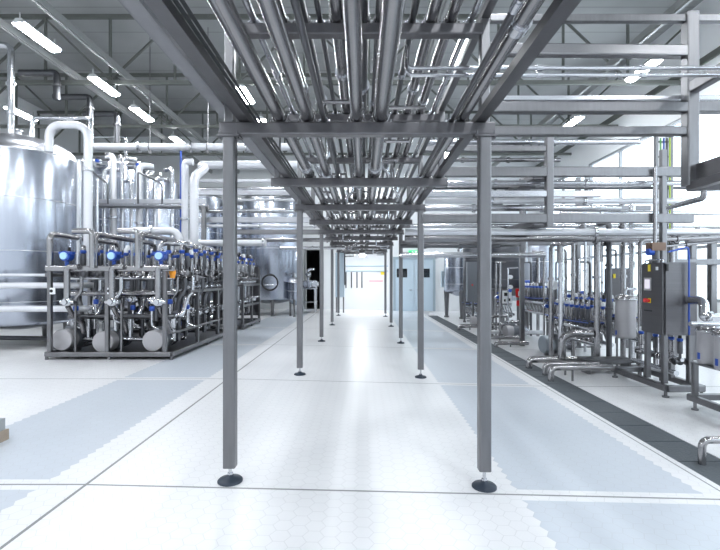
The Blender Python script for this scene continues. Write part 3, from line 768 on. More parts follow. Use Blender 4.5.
# side face: two rows of lever valves, and the dense blue and white heads above
for row, (z, n_) in enumerate(((1.40,6),(.80,7))):
    for i in range(n_):
        y = 9.9 + i*.42
        o = place(V['lever'], 'lever_valve', sk, (x1-.12, y, z), PI*.5 if row else PI*.42)
        o.scale = (1.35,1.35,1.35)
        sp([(x1-.14,y,z),(x1-.5,y,z-.12),(x1-.9,y,z-.12)], .035, 'bright')
for i in range(10):
    for k in range(2):
        valve(sk, (x1-.2-.32*k+.03*math.sin(i*3), 10.05+i*.26, 1.52+.14*(i % 2)), rz=i, s=1.25)
sp([(x1-.7,9.6,1.7),(x1-.7,9.6,2.35),(x1-.25,9.8,2.35),(x1-.25,12.4,2.3),(x1-.25,12.4,1.9)], .06, 'bright', bend=.15, n=14)
# second skid beyond the first post
sk1 = sk
sx0, sx1, sya, syb = -6.0, x1+.02, 13.55, 15.75
sk, rnd, zb1, _ = skid(sx0, sx1, sya, syb, 'second valve skid farther back, seen right of the first left post')
for y in (13.55, 14.65, 15.7):
    for x in (sx0, sx1):
        build(MB().rbeam((x,y,zb1),(x,y,1.9 if y > 15.5 else 1.4),.07,.07), 'post', M['frame'], sk)
for z in (1.38,.75): build(MB().rbeam((sx1,sya,z),(sx1,syb,z),.06,.06), 'side_rail', M['frame'], sk)
build(MB().rbeam((sx0,sya,1.38),(sx1,sya,1.38),.07,.07), 'top_rail', M['frame'], sk)
build(MB().box(sx1-.5,sx1-.03,syb-.04,syb+.02,.3,2.0), 'end_panel', M['cab'], sk, 'dark upright end panel')
for row, z in enumerate((1.47,.86)):
    for i in range(6):
        o = place(V['lever'], 'lever_valve', sk, (sx1-.12, 13.7+i*.36, z), PI*.45); o.scale = (1.35,)*3
for i in range(9):
    for k in range(3):
        valve(sk, (sx1-.2-.4*k, 13.7+i*.24, 1.5+.13*(i % 2)), rz=i, s=1.3)
for k in range(5):
    sp([(sx0+.2,13.75+k*.42,.4+.2*(k % 3)),(sx1-.2,13.75+k*.42,.4+.2*(k % 3)),(sx1-.2,13.75+k*.42,1.5)], .05, ('bright','pipe')[k % 2])
sp([(sx1-.3,13.8,1.6),(sx1-.3,13.8,2.35),(sx1-.3,15.6,2.3),(sx1-.3,15.6,1.8)], .06, 'bright', bend=.15)
# low curb block at the picture's left edge
c = G(9,439)
cb = thing('floor_curb', 'low block with grey top and tan base on the tiles, left edge', 'curb', (c.x-.4,c.y-.5,fz(c.x)))
build(MB().box(c.x-.9,c.x,c.y-1.2,c.y,fz(c.x),fz(c.x)+.10), 'base', M['tan'], cb, 'tan base')
build(MB().box(c.x-.9,c.x-.02,c.y-1.18,c.y-.02,fz(c.x)+.10,fz(c.x)+.21), 'top_block', M['curb'], cb, 'grey upper block')

# ------------------------------------------------------------------ branch racks to the right
def bm(t, pa, pb, Y, h, m='frame', w=None, name='beam'):
    a, b_ = W(pa[0],pa[1],Y), W(pb[0],pb[1],Y)
    return build(MB().rbeam(a,b_,w or h*.9,h), name, M[m], t)
Yn = 4.6
br = thing('branch_rack', 'steel branch rack reaching from the central rack to the right, nearest the camera', 'pipe rack', (2.2,Yn,2.4))
XN = (690-VX)/F*Yn
build(MB().rbeam((XN,Yn,wz(186,Yn)),(XN,Yn,wz(14,Yn)),.12,.12), 'post', M['frame'], br)
for y_, h, xa, xb in ((108,.11,486,735),(131.5,.09,486,690),(19,.075,490,760),(97.5,.05,497,735)):
    z = wz(y_,Yn); build(MB().rbeam(((xa-VX)/F*Yn,Yn+(.0 if h > .06 else .02),z),((xb-VX)/F*Yn,Yn+(.0 if h > .06 else .02),z),h*.9,h), 'beam', M['frame' if h > .06 else 'bright'], br)
build(MB().rbeam((XN,Yn-.0,wz(52,Yn)),((490-VX)/F*Yn,Yn,wz(50,Yn)),.10,.115), 'beam', M['pipe'], br)
build(MB().beam((XN,Yn,2.53),(XN+.02,2.2,2.58),.08,.08).beam((XN,Yn,2.53),(XN+1.6,Yn,2.57),.08,.08), 'tray_support', M['rack'], br)
build(MB().box(XN+.02,XN+.75,1.4,Yn-.02,2.60,2.63).box(XN+.02,XN+.05,1.4,Yn-.02,2.63,2.75).box(XN+.72,XN+.75,1.4,Yn-.02,2.63,2.75), 'cable_tray', M['rack'], br)
build(MB().tube([W(704,180,4.6),W(704,198,4.6),W(668,208,6.0)],.03), 'drop_pipe', M['pipe'], br)
build(MB().rbeam((XN,Yn,wz(89,Yn)),(XN,2.0,wz(89,Yn)),.10,.12), 'tie_beam', M['frame'], br)
p1, p2 = wz(68,3.8), wz(75,3.8)
for zz, lb in ((p1,'upper of two thin level tubes crossing in front of the branch rack'),(p2,'lower of two thin level tubes crossing in front of the branch rack')):
    xa, xb = (407-VX)/F*3.8, (722-VX)/F*3.8
    pipe([(xa,3.8,zz+.2+(.05 if zz==p2 else 0)),(xa,3.8,zz),(xb,3.8,zz)], .018, lb, 'bright', 'thin tubes before the branch rack', fit=((1,.42),(1,.75)))
Yg = 7.3
b2 = thing('branch_rack', 'steel branch rack to the right at the second row of posts', 'pipe rack', (2.5,Yg,2.4))
for px_, yt, yb_ in ((549,138,227),(663,150,345)):
    x = (px_-VX)/F*Yg
    build(MB().rbeam((x,Yg,fz(x) if yb_ > 300 else wz(yb_,Yg)),(x,Yg,wz(yt,Yg)),.12 if yb_ < 300 else .085,.12 if yb_ < 300 else .085), 'post', M['frame'], b2)
for y_, h, xa, xb in ((149,.10,422,545),(172,.16,422,692),(194,.11,422,600),(218.5,.15,422,692)):
    z = wz(y_,Yg); build(MB().rbeam(((xa-VX)/F*Yg,Yg,z),((xb-VX)/F*Yg,Yg,z),.10,h), 'beam', M['frame' if y_ != 194 else 'bright'], b2)
for y_ in (172, 218.5):
    z = wz(y_,Yg); x = (549-VX)/F*Yg
    build(MB().rbeam((x-.1,Yg,z-.05),(x-.1,Yg+3.6,z-.05),.3,.12), 'side_arm', M['rack'], b2)
Yh = 11.1
b3 = thing('branch_rack', 'steel branch rack to the right at the third row of posts', 'pipe rack', (3.5,Yh,2.4))
for px_, yt, yb_ in ((522,178,326),(578,178,326)):
    x = (px_-VX)/F*Yh
    build(MB().rbeam((x,Yh,fz(x)),(x,Yh,wz(yt,Yh)),.11,.11), 'post', M['frame'], b3)
for y_, h, xa, xb in ((186,.12,402,650),(208,.12,402,650),(226,.10,402,650),(243,.12,402,650)):
    z = wz(y_,Yh); build(MB().rbeam(((xa-VX)/F*Yh,Yh,z),((xb-VX)/F*Yh,Yh,z),.10,h), 'beam', M['frame'], b3)
for i, (y_, Y, r, m, xa, xb) in enumerate(sorted(((142,7.7,.05,'bright',425,640),(160,8.0,.035,'pipe',430,560),(183,7.6,.045,'bright',430,690),(188,8.6,.03,'dpipe',430,690),(201,7.6,.05,'clad',425,690),(208,8.4,.06,'bright',425,620),(232,7.7,.055,'clad',405,722),(238,8.2,.07,'pipe',405,722),(246,7.9,.035,'dpipe',400,500),(255,10.3,.06,'bright',400,545),(226,8.9,.04,'bright',410,722),(213,9.2,.05,'bright',560,722)))):
    pipe(P((xa,y_,Y),(xb,y_,Y)), r, '%s level pipe counted from the top, crossing to the right behind the branch rack' % ORD[i], m, 'level pipes of the right branch racks', fit=((0,.25),(0,.6)), n=12)
# same on the left of the rack
b4 = thing('branch_rack', 'steel branch rack from the central rack to the left tanks', 'pipe rack', (-2.4,12.9,2.4))
Yl = 13.1
for x in (-3.84, -1.83): build(MB().rbeam((x,Yl,fz(x)),(x,Yl,4.3),.10,.10), 'post', M['frame'], b4)
for y_, h, xa, xb in ((193,.14,198,330),(220,.16,198,330),(232,.14,236,402)):
    z = wz(y_,Yl); build(MB().rbeam(((xa-VX)/F*Yl,Yl,z),((xb-VX)/F*Yl,Yl,z),.10,h), 'beam', M['galv' if y_ < 230 else 'frame'], b4)
for i, (y_, Y, r, m, xa, xb) in enumerate(sorted(((189,13.2,.05,'bright',200,300),(200,13.19,.04,'clad',235,312),(211,13.0,.06,'bright',200,320),(226,13.0,.045,'clad',200,318),(243,11.9,.085,'clad',188,266),(240,13.8,.06,'pipe',236,330),(248,14.4,.05,'bright',280,345)))):
    pipe(P((xa,y_,Y),(xb,y_,Y)), r, '%s level pipe counted from the top, between the left tanks and the central rack' % ORD[i], m, 'level pipes left of the rack', fit=((0,.5),(0,.97)), n=12)

# ------------------------------------------------------------------ machines at the right
# control cabinet on its stand
zr = -.07
cA, cB = G(621,378), G(660,396)
cx0 = (cA.x+cB.x)/2
ca, cb_ = cB.y, cB.y+.50
cy2 = cA.y
cx1 = cx0 + .46
zc0, zc1 = wz(335.5,ca), wz(262.3,ca)
cc = thing('control_cabinet', 'big steel control cabinet with touch screen and red-yellow switch on a stand', 'control cabinet', (cx0+.2,(ca+cb_)/2,zr))
build(MB().box(cx0+.012,cx1,ca,cb_,zc0,zc1), 'cabinet_body', M['cab'], cc)
build(MB().box(cx0-.012,cx0+.012,ca+.01,cb_-.01,zc0+.015,zc1-.015), 'door', M['cab'], cc)
build(MB().box(cx0+.02,cx1-.01,ca-.014,ca,zc0+.015,zc1-.015), 'door', M['cab'], cc)
def onface(px_, py):       # point of the cabinet's front, as seen
    Y = cx0*F/(px_-VX); return Y, CH+(VY-py)/F*Y
def plate(px_, py, w, h, m, name, lb=None, out=.018):
    Y, z = onface(px_, py)
    return build(MB().box(cx0-out,cx0-.012,Y-w/2,Y+w/2,z-h/2,z+h/2), name, M[m], cc, lb)
plate(648.5,284,.17,.19,'cap','screen_bezel'); plate(648.5,284,.115,.135,'screen','touch_screen',None,.022)
plate(650.2,268,.055,.10,'yellow','warning_label','small yellow label')
plate(658,268.5,.05,.05,'white','white_label','small white label')
lk = W(667,267.5,ca-.02); build(MB().cbox((lk.x,ca-.022,lk.z),.03,.02,.10), 'lock_handle', M['black'], cc, 'black lock handle')
plate(649,310.5,.17,.02,'black','name_strip','dark name strip')
Y, z = onface(649.5,300.5)
build(MB().box(cx0-.018,cx0-.012,Y-.05,Y+.01,z-.035,z+.035), 'switch_plate', M['yellow'], cc, 'yellow switch plate')
build(MB().cyl((cx0-.012,Y+.05,z),(cx0-.045,Y+.05,z),.032,n=18), 'stop_button', M['red'], cc, 'red stop button')
build(MB().cyl((cx0-.018,Y-.02,z),(cx0-.05,Y-.02,z),.026,n=18), 'main_switch', M['red'], cc, 'red rotary switch')
for y in (ca+.06, cb_-.06):
    for x in (cx0+.05, cx1-.05):
        build(MB().rbeam((x,y,zr+.17),(x,y,zc0),.07,.07), 'leg', M['frame'], cc)
fx0, fx1 = cx0-.02, cx0+.48
for x in (fx0, fx1): build(MB().rbeam((x,ca-.1,zr+.13),(x,cy2+.1,zr+.13),.08,.09), 'base_rail', M['frame'], cc)
for y in (ca-.1, cy2+.1): build(MB().rbeam((fx0,y,zr+.13),(fx1,y,zr+.13),.08,.09), 'base_rail', M['frame'], cc)
for y in (ca-.07, cy2+.05):
    for x in (fx0, fx1): build(MB().cyl((x,y,zr),(x,y,zr+.1),.022,n=10).cyl((x,y,zr),(x,y,zr+.02),.045,n=14), 'foot', M['frame'], cc)
build(MB().tube([(cx0+.02,ca+.05,zc1),(cx0+.02,ca+.05,zc1+.04),(cx0+.02,cb_-.05,zc1+.04),(cx0+.02,cb_-.05,zc1)],.012,n=8), 'top_rail', M['bright'], cc)
for i in range(6):
    y = ca + .1 + i*.18
    valve(cc, (cx0+.3, y, zr+.42), rz=i, s=.8)
build(MB().tube([(cx0+.3,ca+.05,zr+.5),(cx0+.3,cy2,zr+.5)],.03).tube([(cx0+.25,ca+.1,zr+.3),(cx0+.25,cy2,zr+.3)],.04), 'under_pipe', M['bright'], cc)
for i, (y, lb) in enumerate(((cb_-.2,'tallest actuator with brown gearbox above the control cabinet'),)):
    c = Vector((cx0+.08,y,zc1))
    o = build(MB().cyl(c+Vector((0,0,.0)),c+Vector((0,0,.18)),.05,n=14), 'actuator', M['dpipe'], None, lb, 'actuator')
    build(MB().cbox(c+Vector((0,0,.24)),.2,.16,.12).cyl(c+Vector((-.12,0,.24)),c+Vector((.12,0,.24)),.05,n=14), 'gearbox', M['brown'], o)
    build(MB().cyl(c+Vector((-.14,-.03,.16)),c+Vector((-.06,-.03,.16)),.05,n=14), 'blue_cap', M['blue'], o)
# canisters on a stand at the right edge
gF = G(695,410)
kx, ky = gF.x, gF.y
st = thing('filter_stand', 'steel stand at the right edge carrying grey filter canisters', 'filter stand', (kx+.3,ky-.6,zr))
for y in (ky, ky-.75, ky-1.5):
    for x in (kx, kx+.5):
        build(MB().rbeam((x,y,zr+.16),(x,y,zr+.60),.06,.06), 'leg', M['frame'], st)
for x in (kx, kx+.5): build(MB().rbeam((x,ky+.1,zr+.14),(x,ky-1.7,zr+.14),.07,.08), 'base_rail', M['frame'], st)
for y in (ky+.1, ky-.8): build(MB().rbeam((kx,y,zr+.14),(kx+.5,y,zr+.14),.07,.08), 'base_rail', M['frame'], st)
for y in (ky, ky-1.5): build(MB().cyl((kx,y,zr),(kx,y,zr+.11),.02,n=10).cyl((kx,y,zr),(kx,y,zr+.018),.04,n=14), 'foot', M['frame'], st)
build(MB().box(kx-.02,kx+.52,ky-1.6,ky+.05,zr+.58,zr+.605), 'shelf', M['frame'], st)
def canister(x, y, z0, z1, r, label):
    o = thing('filter_canister', label, 'canister', (x,y,z0), 'grey filter canisters')
    build(MB().lathe([(r*.8,z0),(r*.97,z0+.02),(r,z0+.05),(r,z1-.03)],(x,y,0),n=28), 'body', M['cap'], o)
    build(MB().lathe([(r*1.08,z1-.03),(r*1.1,z1-.02),(r*1.1,z1),(r*.8,z1+.05),(r*.2,z1+.06)],(x,y,0),n=28), 'lid', M['pipe'], o)
    build(MB().torus((x,y,z1-.025),(0,0,1),r*1.08,.012,28,6), 'clamp_band', M['bright'], o)
    build(MB().tube([(x,y,z1+.05),(x,y,z1+.16),(x+.2,y,z1+.16)],.025,n=8), 'top_pipe', M['bright'], o)
    build(MB().box(x-r-.004,x-r*.9,y-.02,y+.02,z0+.06,z0+.14), 'blue_label', M['blue'], o, 'small blue label')
    return o
c = W(703,366,ky-.05); canister(c.x+.02, ky-.12, zr+.607, wz(329,ky-.1), .125, 'grey canister on the right-edge stand, farther from the camera')
c = W(725,366,ky-.5); canister(c.x+.0, ky-.55, zr+.607, wz(329,ky-.1), .135, 'grey canister at the right picture edge, nearer the camera')
# elbow pipes behind the canisters
pipe(P((688,300,6.35),(704,300,6.1),(704,318,5.9),(715,318,5.9),(735,318,5.9)), .06, 'shiny bent pipe between control cabinet and canisters', 'bright', n=14, fit=((2,.5),))
pipe(P((690,324,5.4),(740,324,5.4)), .03, 'slim level pipe above the canister lids', 'bright', n=10)
# hopper vessel left of the cabinet
g_ = W(627,338,8.0)
sv = canister(g_.x, 8.05, wz(338,8.05), wz(298,8.05), .165, 'grey lidded vessel on three thin legs, left of the control cabinet')
for q in range(3):
    u = (g_.x+.13*math.cos(q*2.1+.5), 8.05+.13*math.sin(q*2.1+.5))
    build(MB().cyl((u[0],u[1],zr),(u[0],u[1],wz(336,8.05)),.018,n=8), 'leg', M['frame'], sv)
# second, distant dark cabinet
d0, d1 = W(611,300,10.6), W(633,268,10.6)
dc = thing('switch_cabinet', 'dark switch cabinet with coloured buttons, in front of the windows', 'cabinet', ((d0.x+d1.x)/2,10.75,zr))
build(MB().box(d0.x,d1.x,10.6,10.9,wz(302,10.6),d1.z), 'cabinet_body', M['cab'], dc)
for x in (d0.x+.05, d1.x-.05): build(MB().rbeam((x,10.75,zr),(x,10.75,wz(302,10.6)),.07,.07), 'leg', M['frame'], dc)
for px_, py, m, lb in ((614.5,276,'yellow','yellow label'),(624,277,'yellow','yellow label'),(623.5,283,'orange','orange button'),(624,291,'green','green button'),(624,271,'white','white label')):
    c = W(px_,py,10.58); build(MB().cbox((c.x,10.59,c.z),.05,.03,.10 if m == 'yellow' else .05), 'button', M[m], dc, lb)
# dark tank with placards, and the pale vessels beyond it
tk = tank((W(513,270,13.9).x,14.2,0), .66, 1.3, 2.55, 'dark grey round vessel with red and white placards below it', 'tank2', dome=.2, legs=4, a0=PI/4, legr=.07, cone=.25)
for px_, py, w, h, m, lb in ((507,297,.27,.38,'white','white placard'),(518.5,293,.17,.26,'red','red placard'),(518.5,303,.12,.16,'red','small red placard')):
    c = W(px_,py,13.4)
    o = build(MB().cbox((c.x,13.4,c.z),w,.02,h), 'placard', M[m], tk, lb)
    build(MB().cyl((c.x,13.42,c.z),(c.x,13.7,1.2),.012,n=6), 'placard_rod', M['frame'], o)
    if m == 'white':
        q = MB()
        for k, (u, v, a, b_) in enumerate(((-.04,.08,.10,.10),(.05,-.08,.09,.08),(-.07,-.10,.05,.07))): q.cbox((c.x+u,13.385,c.z+v),a,.006,b_)
        build(q, 'placard_marks', M['black'], o)
    elif h > .2:
        build(MB().cbox((c.x,13.385,c.z-.02),.03,.006,.14), 'placard_marks', M['white'], o)
for py in (277,287):
    c = W(511,py,13.5); build(MB().cyl((c.x,13.6,c.z),(c.x,13.5,c.z),.06,n=16), 'sight_glass', M['white'], tk, 'round white sight glass')
for (px_,py,m,lb) in ((528,283,'blue','blue actuator'),(532,291,'orange','orange actuator')):
    c = W(px_,py,13.2); build(MB().cyl((c.x-.1,13.3,c.z),(c.x+.12,13.3,c.z),.08,n=16).cyl((c.x,13.3,c.z-.15),(c.x,13.3,c.z),.03,n=8), 'actuator', M[m], tk, lb)
tank((W(459,265,19).x,19.0,0), .62, 1.05, 2.55, 'pale round vessel on one thick leg beside the double door', 'tank', dome=.15, legs=3, a0=-PI/2, legr=.12, cone=.2)
tank((W(475,265,17).x,17.0,0), .45, 1.5, 2.7, 'grey cone-shouldered vessel beside the pale vessel by the door', 'tank2', dome=.1, legs=3, a0=-PI/3, legr=.06, cone=.3)
tank((W(550,265,15.5).x,16.2,0), .72, .8, 2.9, 'bright steel tank behind the blue valve rows', 'tank', dome=.2, legs=4, a0=.4, legr=.07)
tank((W(516,240,19.5).x,19.9,0), .8, .8, 3.4, 'tall steel tank at the back behind the right branch racks', 'tank', dome=.25, legs=4, a0=.4)
for i, (xa, ya_, yb_, Y, w) in enumerate(((473,262,322,16.2,.45),(447,284,318,19.8,.5))):
    c = W(xa,yb_,Y)
    o = thing('switch_box', ('tall grey switch box' if i == 0 else 'pale wall box on a post')+(' in front of the pale vessels' if i == 0 else ' right of the double door'), 'cabinet', (c.x,Y,fz(c.x)))
    zt = wz(ya_,Y) if i == 0 else 1.9
    build(MB().box(c.x-w/2,c.x+w/2,Y-.1,Y+.12,.75 if i == 0 else 1.2,zt), 'box_body', M['motor' if i == 0 else 'door'], o)
    build(MB().rbeam((c.x,Y,fz(c.x)),(c.x,Y,1.2 if i else .75),.07,.07), 'post', M['frame'], o)
    build(MB().cbox((c.x-.05,Y-.11,1.35),.05,.02,.05), 'red_button', M['red'], o, 'red button')

# valve manifolds with blue heads along the right side
def manifold(x, ya_, yb_, n, label, z=.55, rows=2, s=.9, m='bright', dx=.3):
    t = thing('valve_manifold', label, 'valve manifold', (x,(ya_+yb_)/2,zr))
    for k in range(rows):
        build(MB().tube([(x+k*dx,ya_,z),(x+k*dx,yb_,z)],.05,n=12), 'header_pipe', M[m], t)
        build(MB().tube([(x+k*dx+.1,ya_,z-.3),(x+k*dx+.1,yb_,z-.3)],.045,n=12), 'header_pipe', M[m], t)
        for i in range(n):
            y = ya_ + (i+.5)*(yb_-ya_)/n
            valve(t, (x+k*dx,y,z), rz=PI/2, s=s)
            build(MB().tube([(x+k*dx,y,z),(x+k*dx+.05,y,z-.15),(x+k*dx+.1,y,z-.3)],.03,n=8), 'branch_pipe', M['pipe'], t)
    for k in range(rows):
        build(MB().tube([(x+k*dx-.05,ya_,z+.12),(x+k*dx-.06,(ya_+yb_)/2,z+.09),(x+k*dx-.05,yb_,z+.12)],.012,bend=.3,n=6), 'air_hose', M['blue'], t, 'blue air hose')
    for y in (ya_+.1, yb_-.1):
        build(MB().rbeam((x+.1,y,zr),(x+.1,y,z-.3),.06,.06), 'leg', M['frame'], t)
        build(MB().rbeam((x-.1,y,zr+.02),(x+dx*rows,y,zr+.02),.06,.04), 'base_rail', M['frame'], t)
    return t
manifold(4.35, 8.6, 10.6, 9, 'row of blue-topped valves beside the motor on the floor', z=.62)
manifold(5.1, 8.4, 10.9, 10, 'row of blue-topped valves in front of the dark switch cabinet', z=.72, rows=2)
manifold(4.7, 11.6, 13.4, 8, 'row of blue-topped valves just ahead of the dark vessel', z=.95, rows=2)
manifold(4.55, 14.8, 16.6, 7, 'low row of blue-topped valves behind the dark vessel', z=.7, rows=2)
manifold(4.1, 17.2, 18.6, 5, 'low row of blue-topped valves under the pale vessels by the door', z=.5, rows=2)
# motor on the floor
c = G(546,357)
mo = thing('floor_pump', 'blue-grey pump motor lying on the floor by the drain', 'pump', (c.x,c.y+.2,zr))
pump(mo, (c.x+.02,c.y+.2,zr+.24), .19, .40, (1,.12,0), 'pump')
mo2 = thing('floor_pump', 'small pump motor on the floor farther back by the dark vessel', 'pump', (4.2,12.3,zr))
pump(mo2, (3.9,12.3,zr+.22), .16, .35, (1,.2,0))
mo3 = thing('floor_pump', 'small white pump motor near the pale vessels by the door', 'pump', (3.9,15.6,zr))
pump(mo3, (3.75,15.6,zr+.2), .15, .35, (1,0,0))
# pipes coming up out of the drain
def drainpipe(px_, py, ytop, x_end, r, label, m='pipe', back=None):
    g = G(px_, py); g.x = max(2.95, min(3.22, g.x))
    z = wz(ytop, g.y)
    pts = [(g.x,g.y,-.08),(g.x,g.y,z),(x_end,g.y,z)]
    if back: pts.append((x_end,g.y+back,z))
    o = pipe(pts, r, label, m, 'pipes rising from the drain', bend=r*2.2, n=14)
    xs_ = g.x + .35
    build(MB().cyl((xs_,g.y,fz(3.2)),(xs_,g.y,z),.018,n=8), 'support_leg', M['frame'], o)
    return o
drainpipe(551,381,367.5,4.05,.048,'bent pipe rising from the drain, nearest of the cluster by the cabinet')
drainpipe(545,375,364,4.05,.045,'bent pipe rising from the drain, second of the cluster by the cabinet')
drainpipe(529,368,359.5,4.4,.06,'fat bent pipe rising from the drain, farthest of the cluster by the cabinet')
drainpipe(497,347,343,4.0,.05,'nearer of two bent drain pipes seen just right of the first right post')
drainpipe(499,342,337.5,4.1,.05,'farther of two bent drain pipes seen just right of the first right post')
drainpipe(459,330,326,3.9,.06,'small bent drain pipe near the pale vessels by the door')
drainpipe(702,464,440,4.3,.032,'bent pipe rising from the drain at the right picture edge')
pipe(P((490,332,12.6),(545,332,12.6)), .05, 'level pale pipe low on the floor before the dark vessel', 'clad', n=12)
pipe([W(562,358,8.3)] + P((562,338,8.3),(570,334,8.3),(592,334,8.3)), .07, 'fat bent pipe standing beside the pump motor on the floor', 'pipe', bend=.12, n=14)
o = build(MB().box(3.85,4.7,7.75,8.1,-.07+.2,-.07+.26).box(3.9,3.95,7.8,8.05,-.07,.13).box(4.6,4.65,7.8,8.05,-.07,.13), 'step_platform', M['frame'], None, 'low steel step left of the control cabinet', 'step')
# upright posts and risers at the right
for i, (px_, yt, yb_, Y, r, m) in enumerate(sorted(((551,244,338,9.2,.045,'pipe'),(561,243,343,8.9,.05,'bright'),(573,240,337,9.6,.04,'pipe'),(585,236,330,10.2,.03,'bright'),(597,238,350,8.3,.055,'pipe'),(609,222,347,8.5,.05,'dpipe'),(623,240,330,9.0,.05,'pipe'),(632,200,330,9.4,.06,'bright'),(500,262,330,12.2,.03,'pipe'),(538,255,325,12.9,.045,'pipe'),(526,200,262,10.3,.03,'bright'),(655,168,262,7.2,.03,'pipe')))):
    a = W(px_,yt,Y); x = a.x
    pipe([a+Vector((.3,0,0)) if i % 2 else a+Vector((.0,.35,0)), a, (x,Y,zr)] if yb_ > 300 else [a,(x,Y,wz(yb_,Y))], r, '%s upright pipe from the left in the thicket between right posts and control cabinet' % ORD[i], m, 'upright pipes at the right', n=12, fit=((1,.3),(1,.6)) if yb_ > 300 else ())
for i, (pa, pb, Y, lb) in enumerate(((583,560,8.6,'S-shaped pipe dropping from the branch rack, left of the dark switch cabinet'),(623,600,8.6,'S-shaped pipe dropping from the branch rack, over the dark switch cabinet'))):
    pipe(P((pa,222,Y),(pa,238,Y),(pb+4,244,Y),(pb,244,Y),(pb,262,Y)), .055, lb, 'pipe', n=12, fit=((0,.3),))
# vertical cable ladder with cables
Yc = 8.4
lx0, lx1 = (656-VX)/F*Yc, (671-VX)/F*Yc
cl = thing('cable_ladder', 'upright cable ladder behind the branch rack near the windows', 'cable ladder', ((lx0+lx1)/2,Yc,1.5))
for x in (lx0, lx1): build(MB().rbeam((x,Yc,zr),(x,Yc,4.35),.05,.07), 'side_rail', M['frame'], cl)
for i in range(14):
    z = .5 + i*.28; build(MB().box(lx0,lx1,Yc-.015,Yc+.015,z-.015,z+.015), 'rung', M['frame'], cl)
for x, m, lb in ((lx0+.06,'green','green cable on the upright cable ladder'),(lx1-.05,'ygreen','yellow-green earth wire on the upright cable ladder'),(lx0+.12,'blue','blue cable on the upright cable ladder'),(lx0+.18,'cable','black cable on the upright cable ladder')):
    build(MB().tube([(x,Yc-.04,1.2),(x+.01,Yc-.04,2.2),(x-.01,Yc-.04,3.2),(x,Yc-.04,4.2)],.014,bend=.3,n=7), 'cable', M[m], None, lb, 'cable')
# headers in front of the windows above the cabinet
for i, (ya_, yb2, xa, xb, Y, r) in enumerate(((240,237,640,735,7.65,.035),(247,240,655,735,7.75,.03),(233,229,672,735,7.85,.045))):
    pipe([Vector((W(xa,ya_,Y).x,Y,zr)), W(xa,ya_,Y), W(xb,yb2,Y)], r, '%s railing pipe above the control cabinet, in front of the windows' % ('upper','lower','nearest')[(0,1,2)[i]], 'pipe', 'railing pipes above the cabinet', fit=((1,.4),))
a = W(688,245,6.3); 
pipe([W(668,252,6.3),W(688,247,6.3),W(689,255,6.3),W(689,335,6.3)], .012, 'thin blue hose hanging down beside the control cabinet', 'blue', name='blue_hose', cat='hose', n=8)
zz = [W(672+i*5, 243-1.2*i+(3 if i % 2 else -3), 7.72) for i in range(11)]
pipe(zz, .010, 'zigzag coiled cable strung along the railing pipes above the cabinet', 'cable', name='coiled_cable', cat='cable', n=6, bend=.05)
# frames before the windows
for i, px_ in enumerate((673,692,712)):
    x = (px_-VX)/F*9.2
    build(MB().rbeam((x,9.2,zr),(x,9.2,wz(236,9.2)),.13,.13), 'frame_post', M['frame'], None, '%s upright steel post before the windows, right of the control cabinet' % ORD[i], 'post', 'steel posts before the windows')
build(MB().rbeam(((650-VX)/F*9.0,9.0,wz(262,9.0)),((735-VX)/F*9.0,9.0,wz(262,9.0)),.1,.12), 'frame_rail', M['frame'], None, 'level steel rail before the windows behind the control cabinet', 'rail')
# rear end: pale cabinet and pipes on the wall
c0 = W(340,278,20.5)
rc = thing('hanging_cabinet', 'pale blue narrow cabinet on legs at the far end of the rack', 'cabinet', (c0.x,20.5,fz(c0.x)))
build(MB().box(c0.x-.2,c0.x+.2,20.3,20.75,wz(297,20.5),wz(253,20.5)), 'cabinet_body', M['door'], rc)
build(MB().box(c0.x+.2,c0.x+.24,20.3,20.75,wz(285,20.5),wz(253,20.5)), 'side_panel', M['black'], rc)
for x in (c0.x-.16, c0.x+.16):
    build(MB().rbeam((x,20.5,fz(x)),(x,20.5,wz(297,20.5)),.06,.06), 'leg', M['frame'], rc)
for i, y_ in enumerate((266,271)):
    pipe([W(345,y_,22.565), W(388,y_,22.565)], .035, ('upper' if i == 0 else 'lower')+' faint pale pipe along the bright back wall', 'door', n=8)
for i, x in enumerate((346,351.5,357,362)):
    o = pipe([W(x,272,22.57), W(x,288,22.57)], .03, '%s small spray tap from the left on the bright back wall' % ORD[i], 'dpipe', 'taps on the back wall', name='wall_tap', cat='tap', n=8)
o = build(MB().cbox(W(383,273,22.58),.22,.03,.18), 'wall_notice', M['yellow'], None, 'small yellow notice on the bright back wall', 'notice')
o = build(MB().cbox(W(376,281,22.58),.7,.03,.07), 'wall_notice', M['pink'], None, 'long thin pale pink notice on the bright back wall', 'notice')
# white valve trolley before the dark doorway
x = W(308,300,20.6).x
tr = thing('valve_trolley', 'pale trolley with white valves standing before the dark doorway', 'trolley', (x,20.6,.05))
for sx in (-.35,.35):
    for sy in (-.3,.3): build(MB().rbeam((x+sx,20.6+sy,.05),(x+sx,20.6+sy,1.1),.06,.06), 'leg', M['bright'], tr)
build(MB().box(x-.4,x+.4,20.25,20.95,1.1,1.14), 'shelf', M['bright'], tr)
build(MB().box(x-.4,x+.4,20.25,20.95,.5,.53), 'shelf', M['bright'], tr)
for i in range(4):
    o = place(V['flow'], 'flow_valve', tr, (x-.3+.2*i,20.4+.1*(i%2),1.14)); o.scale = (1.5,1.5,2.2)
build(MB().tube([(x,20.6,1.14),(x,20.6,2.0),(x+.3,20.6,2.0)],.06).ball((x,20.6,1.75),.14), 'mast', M['bright'], tr)

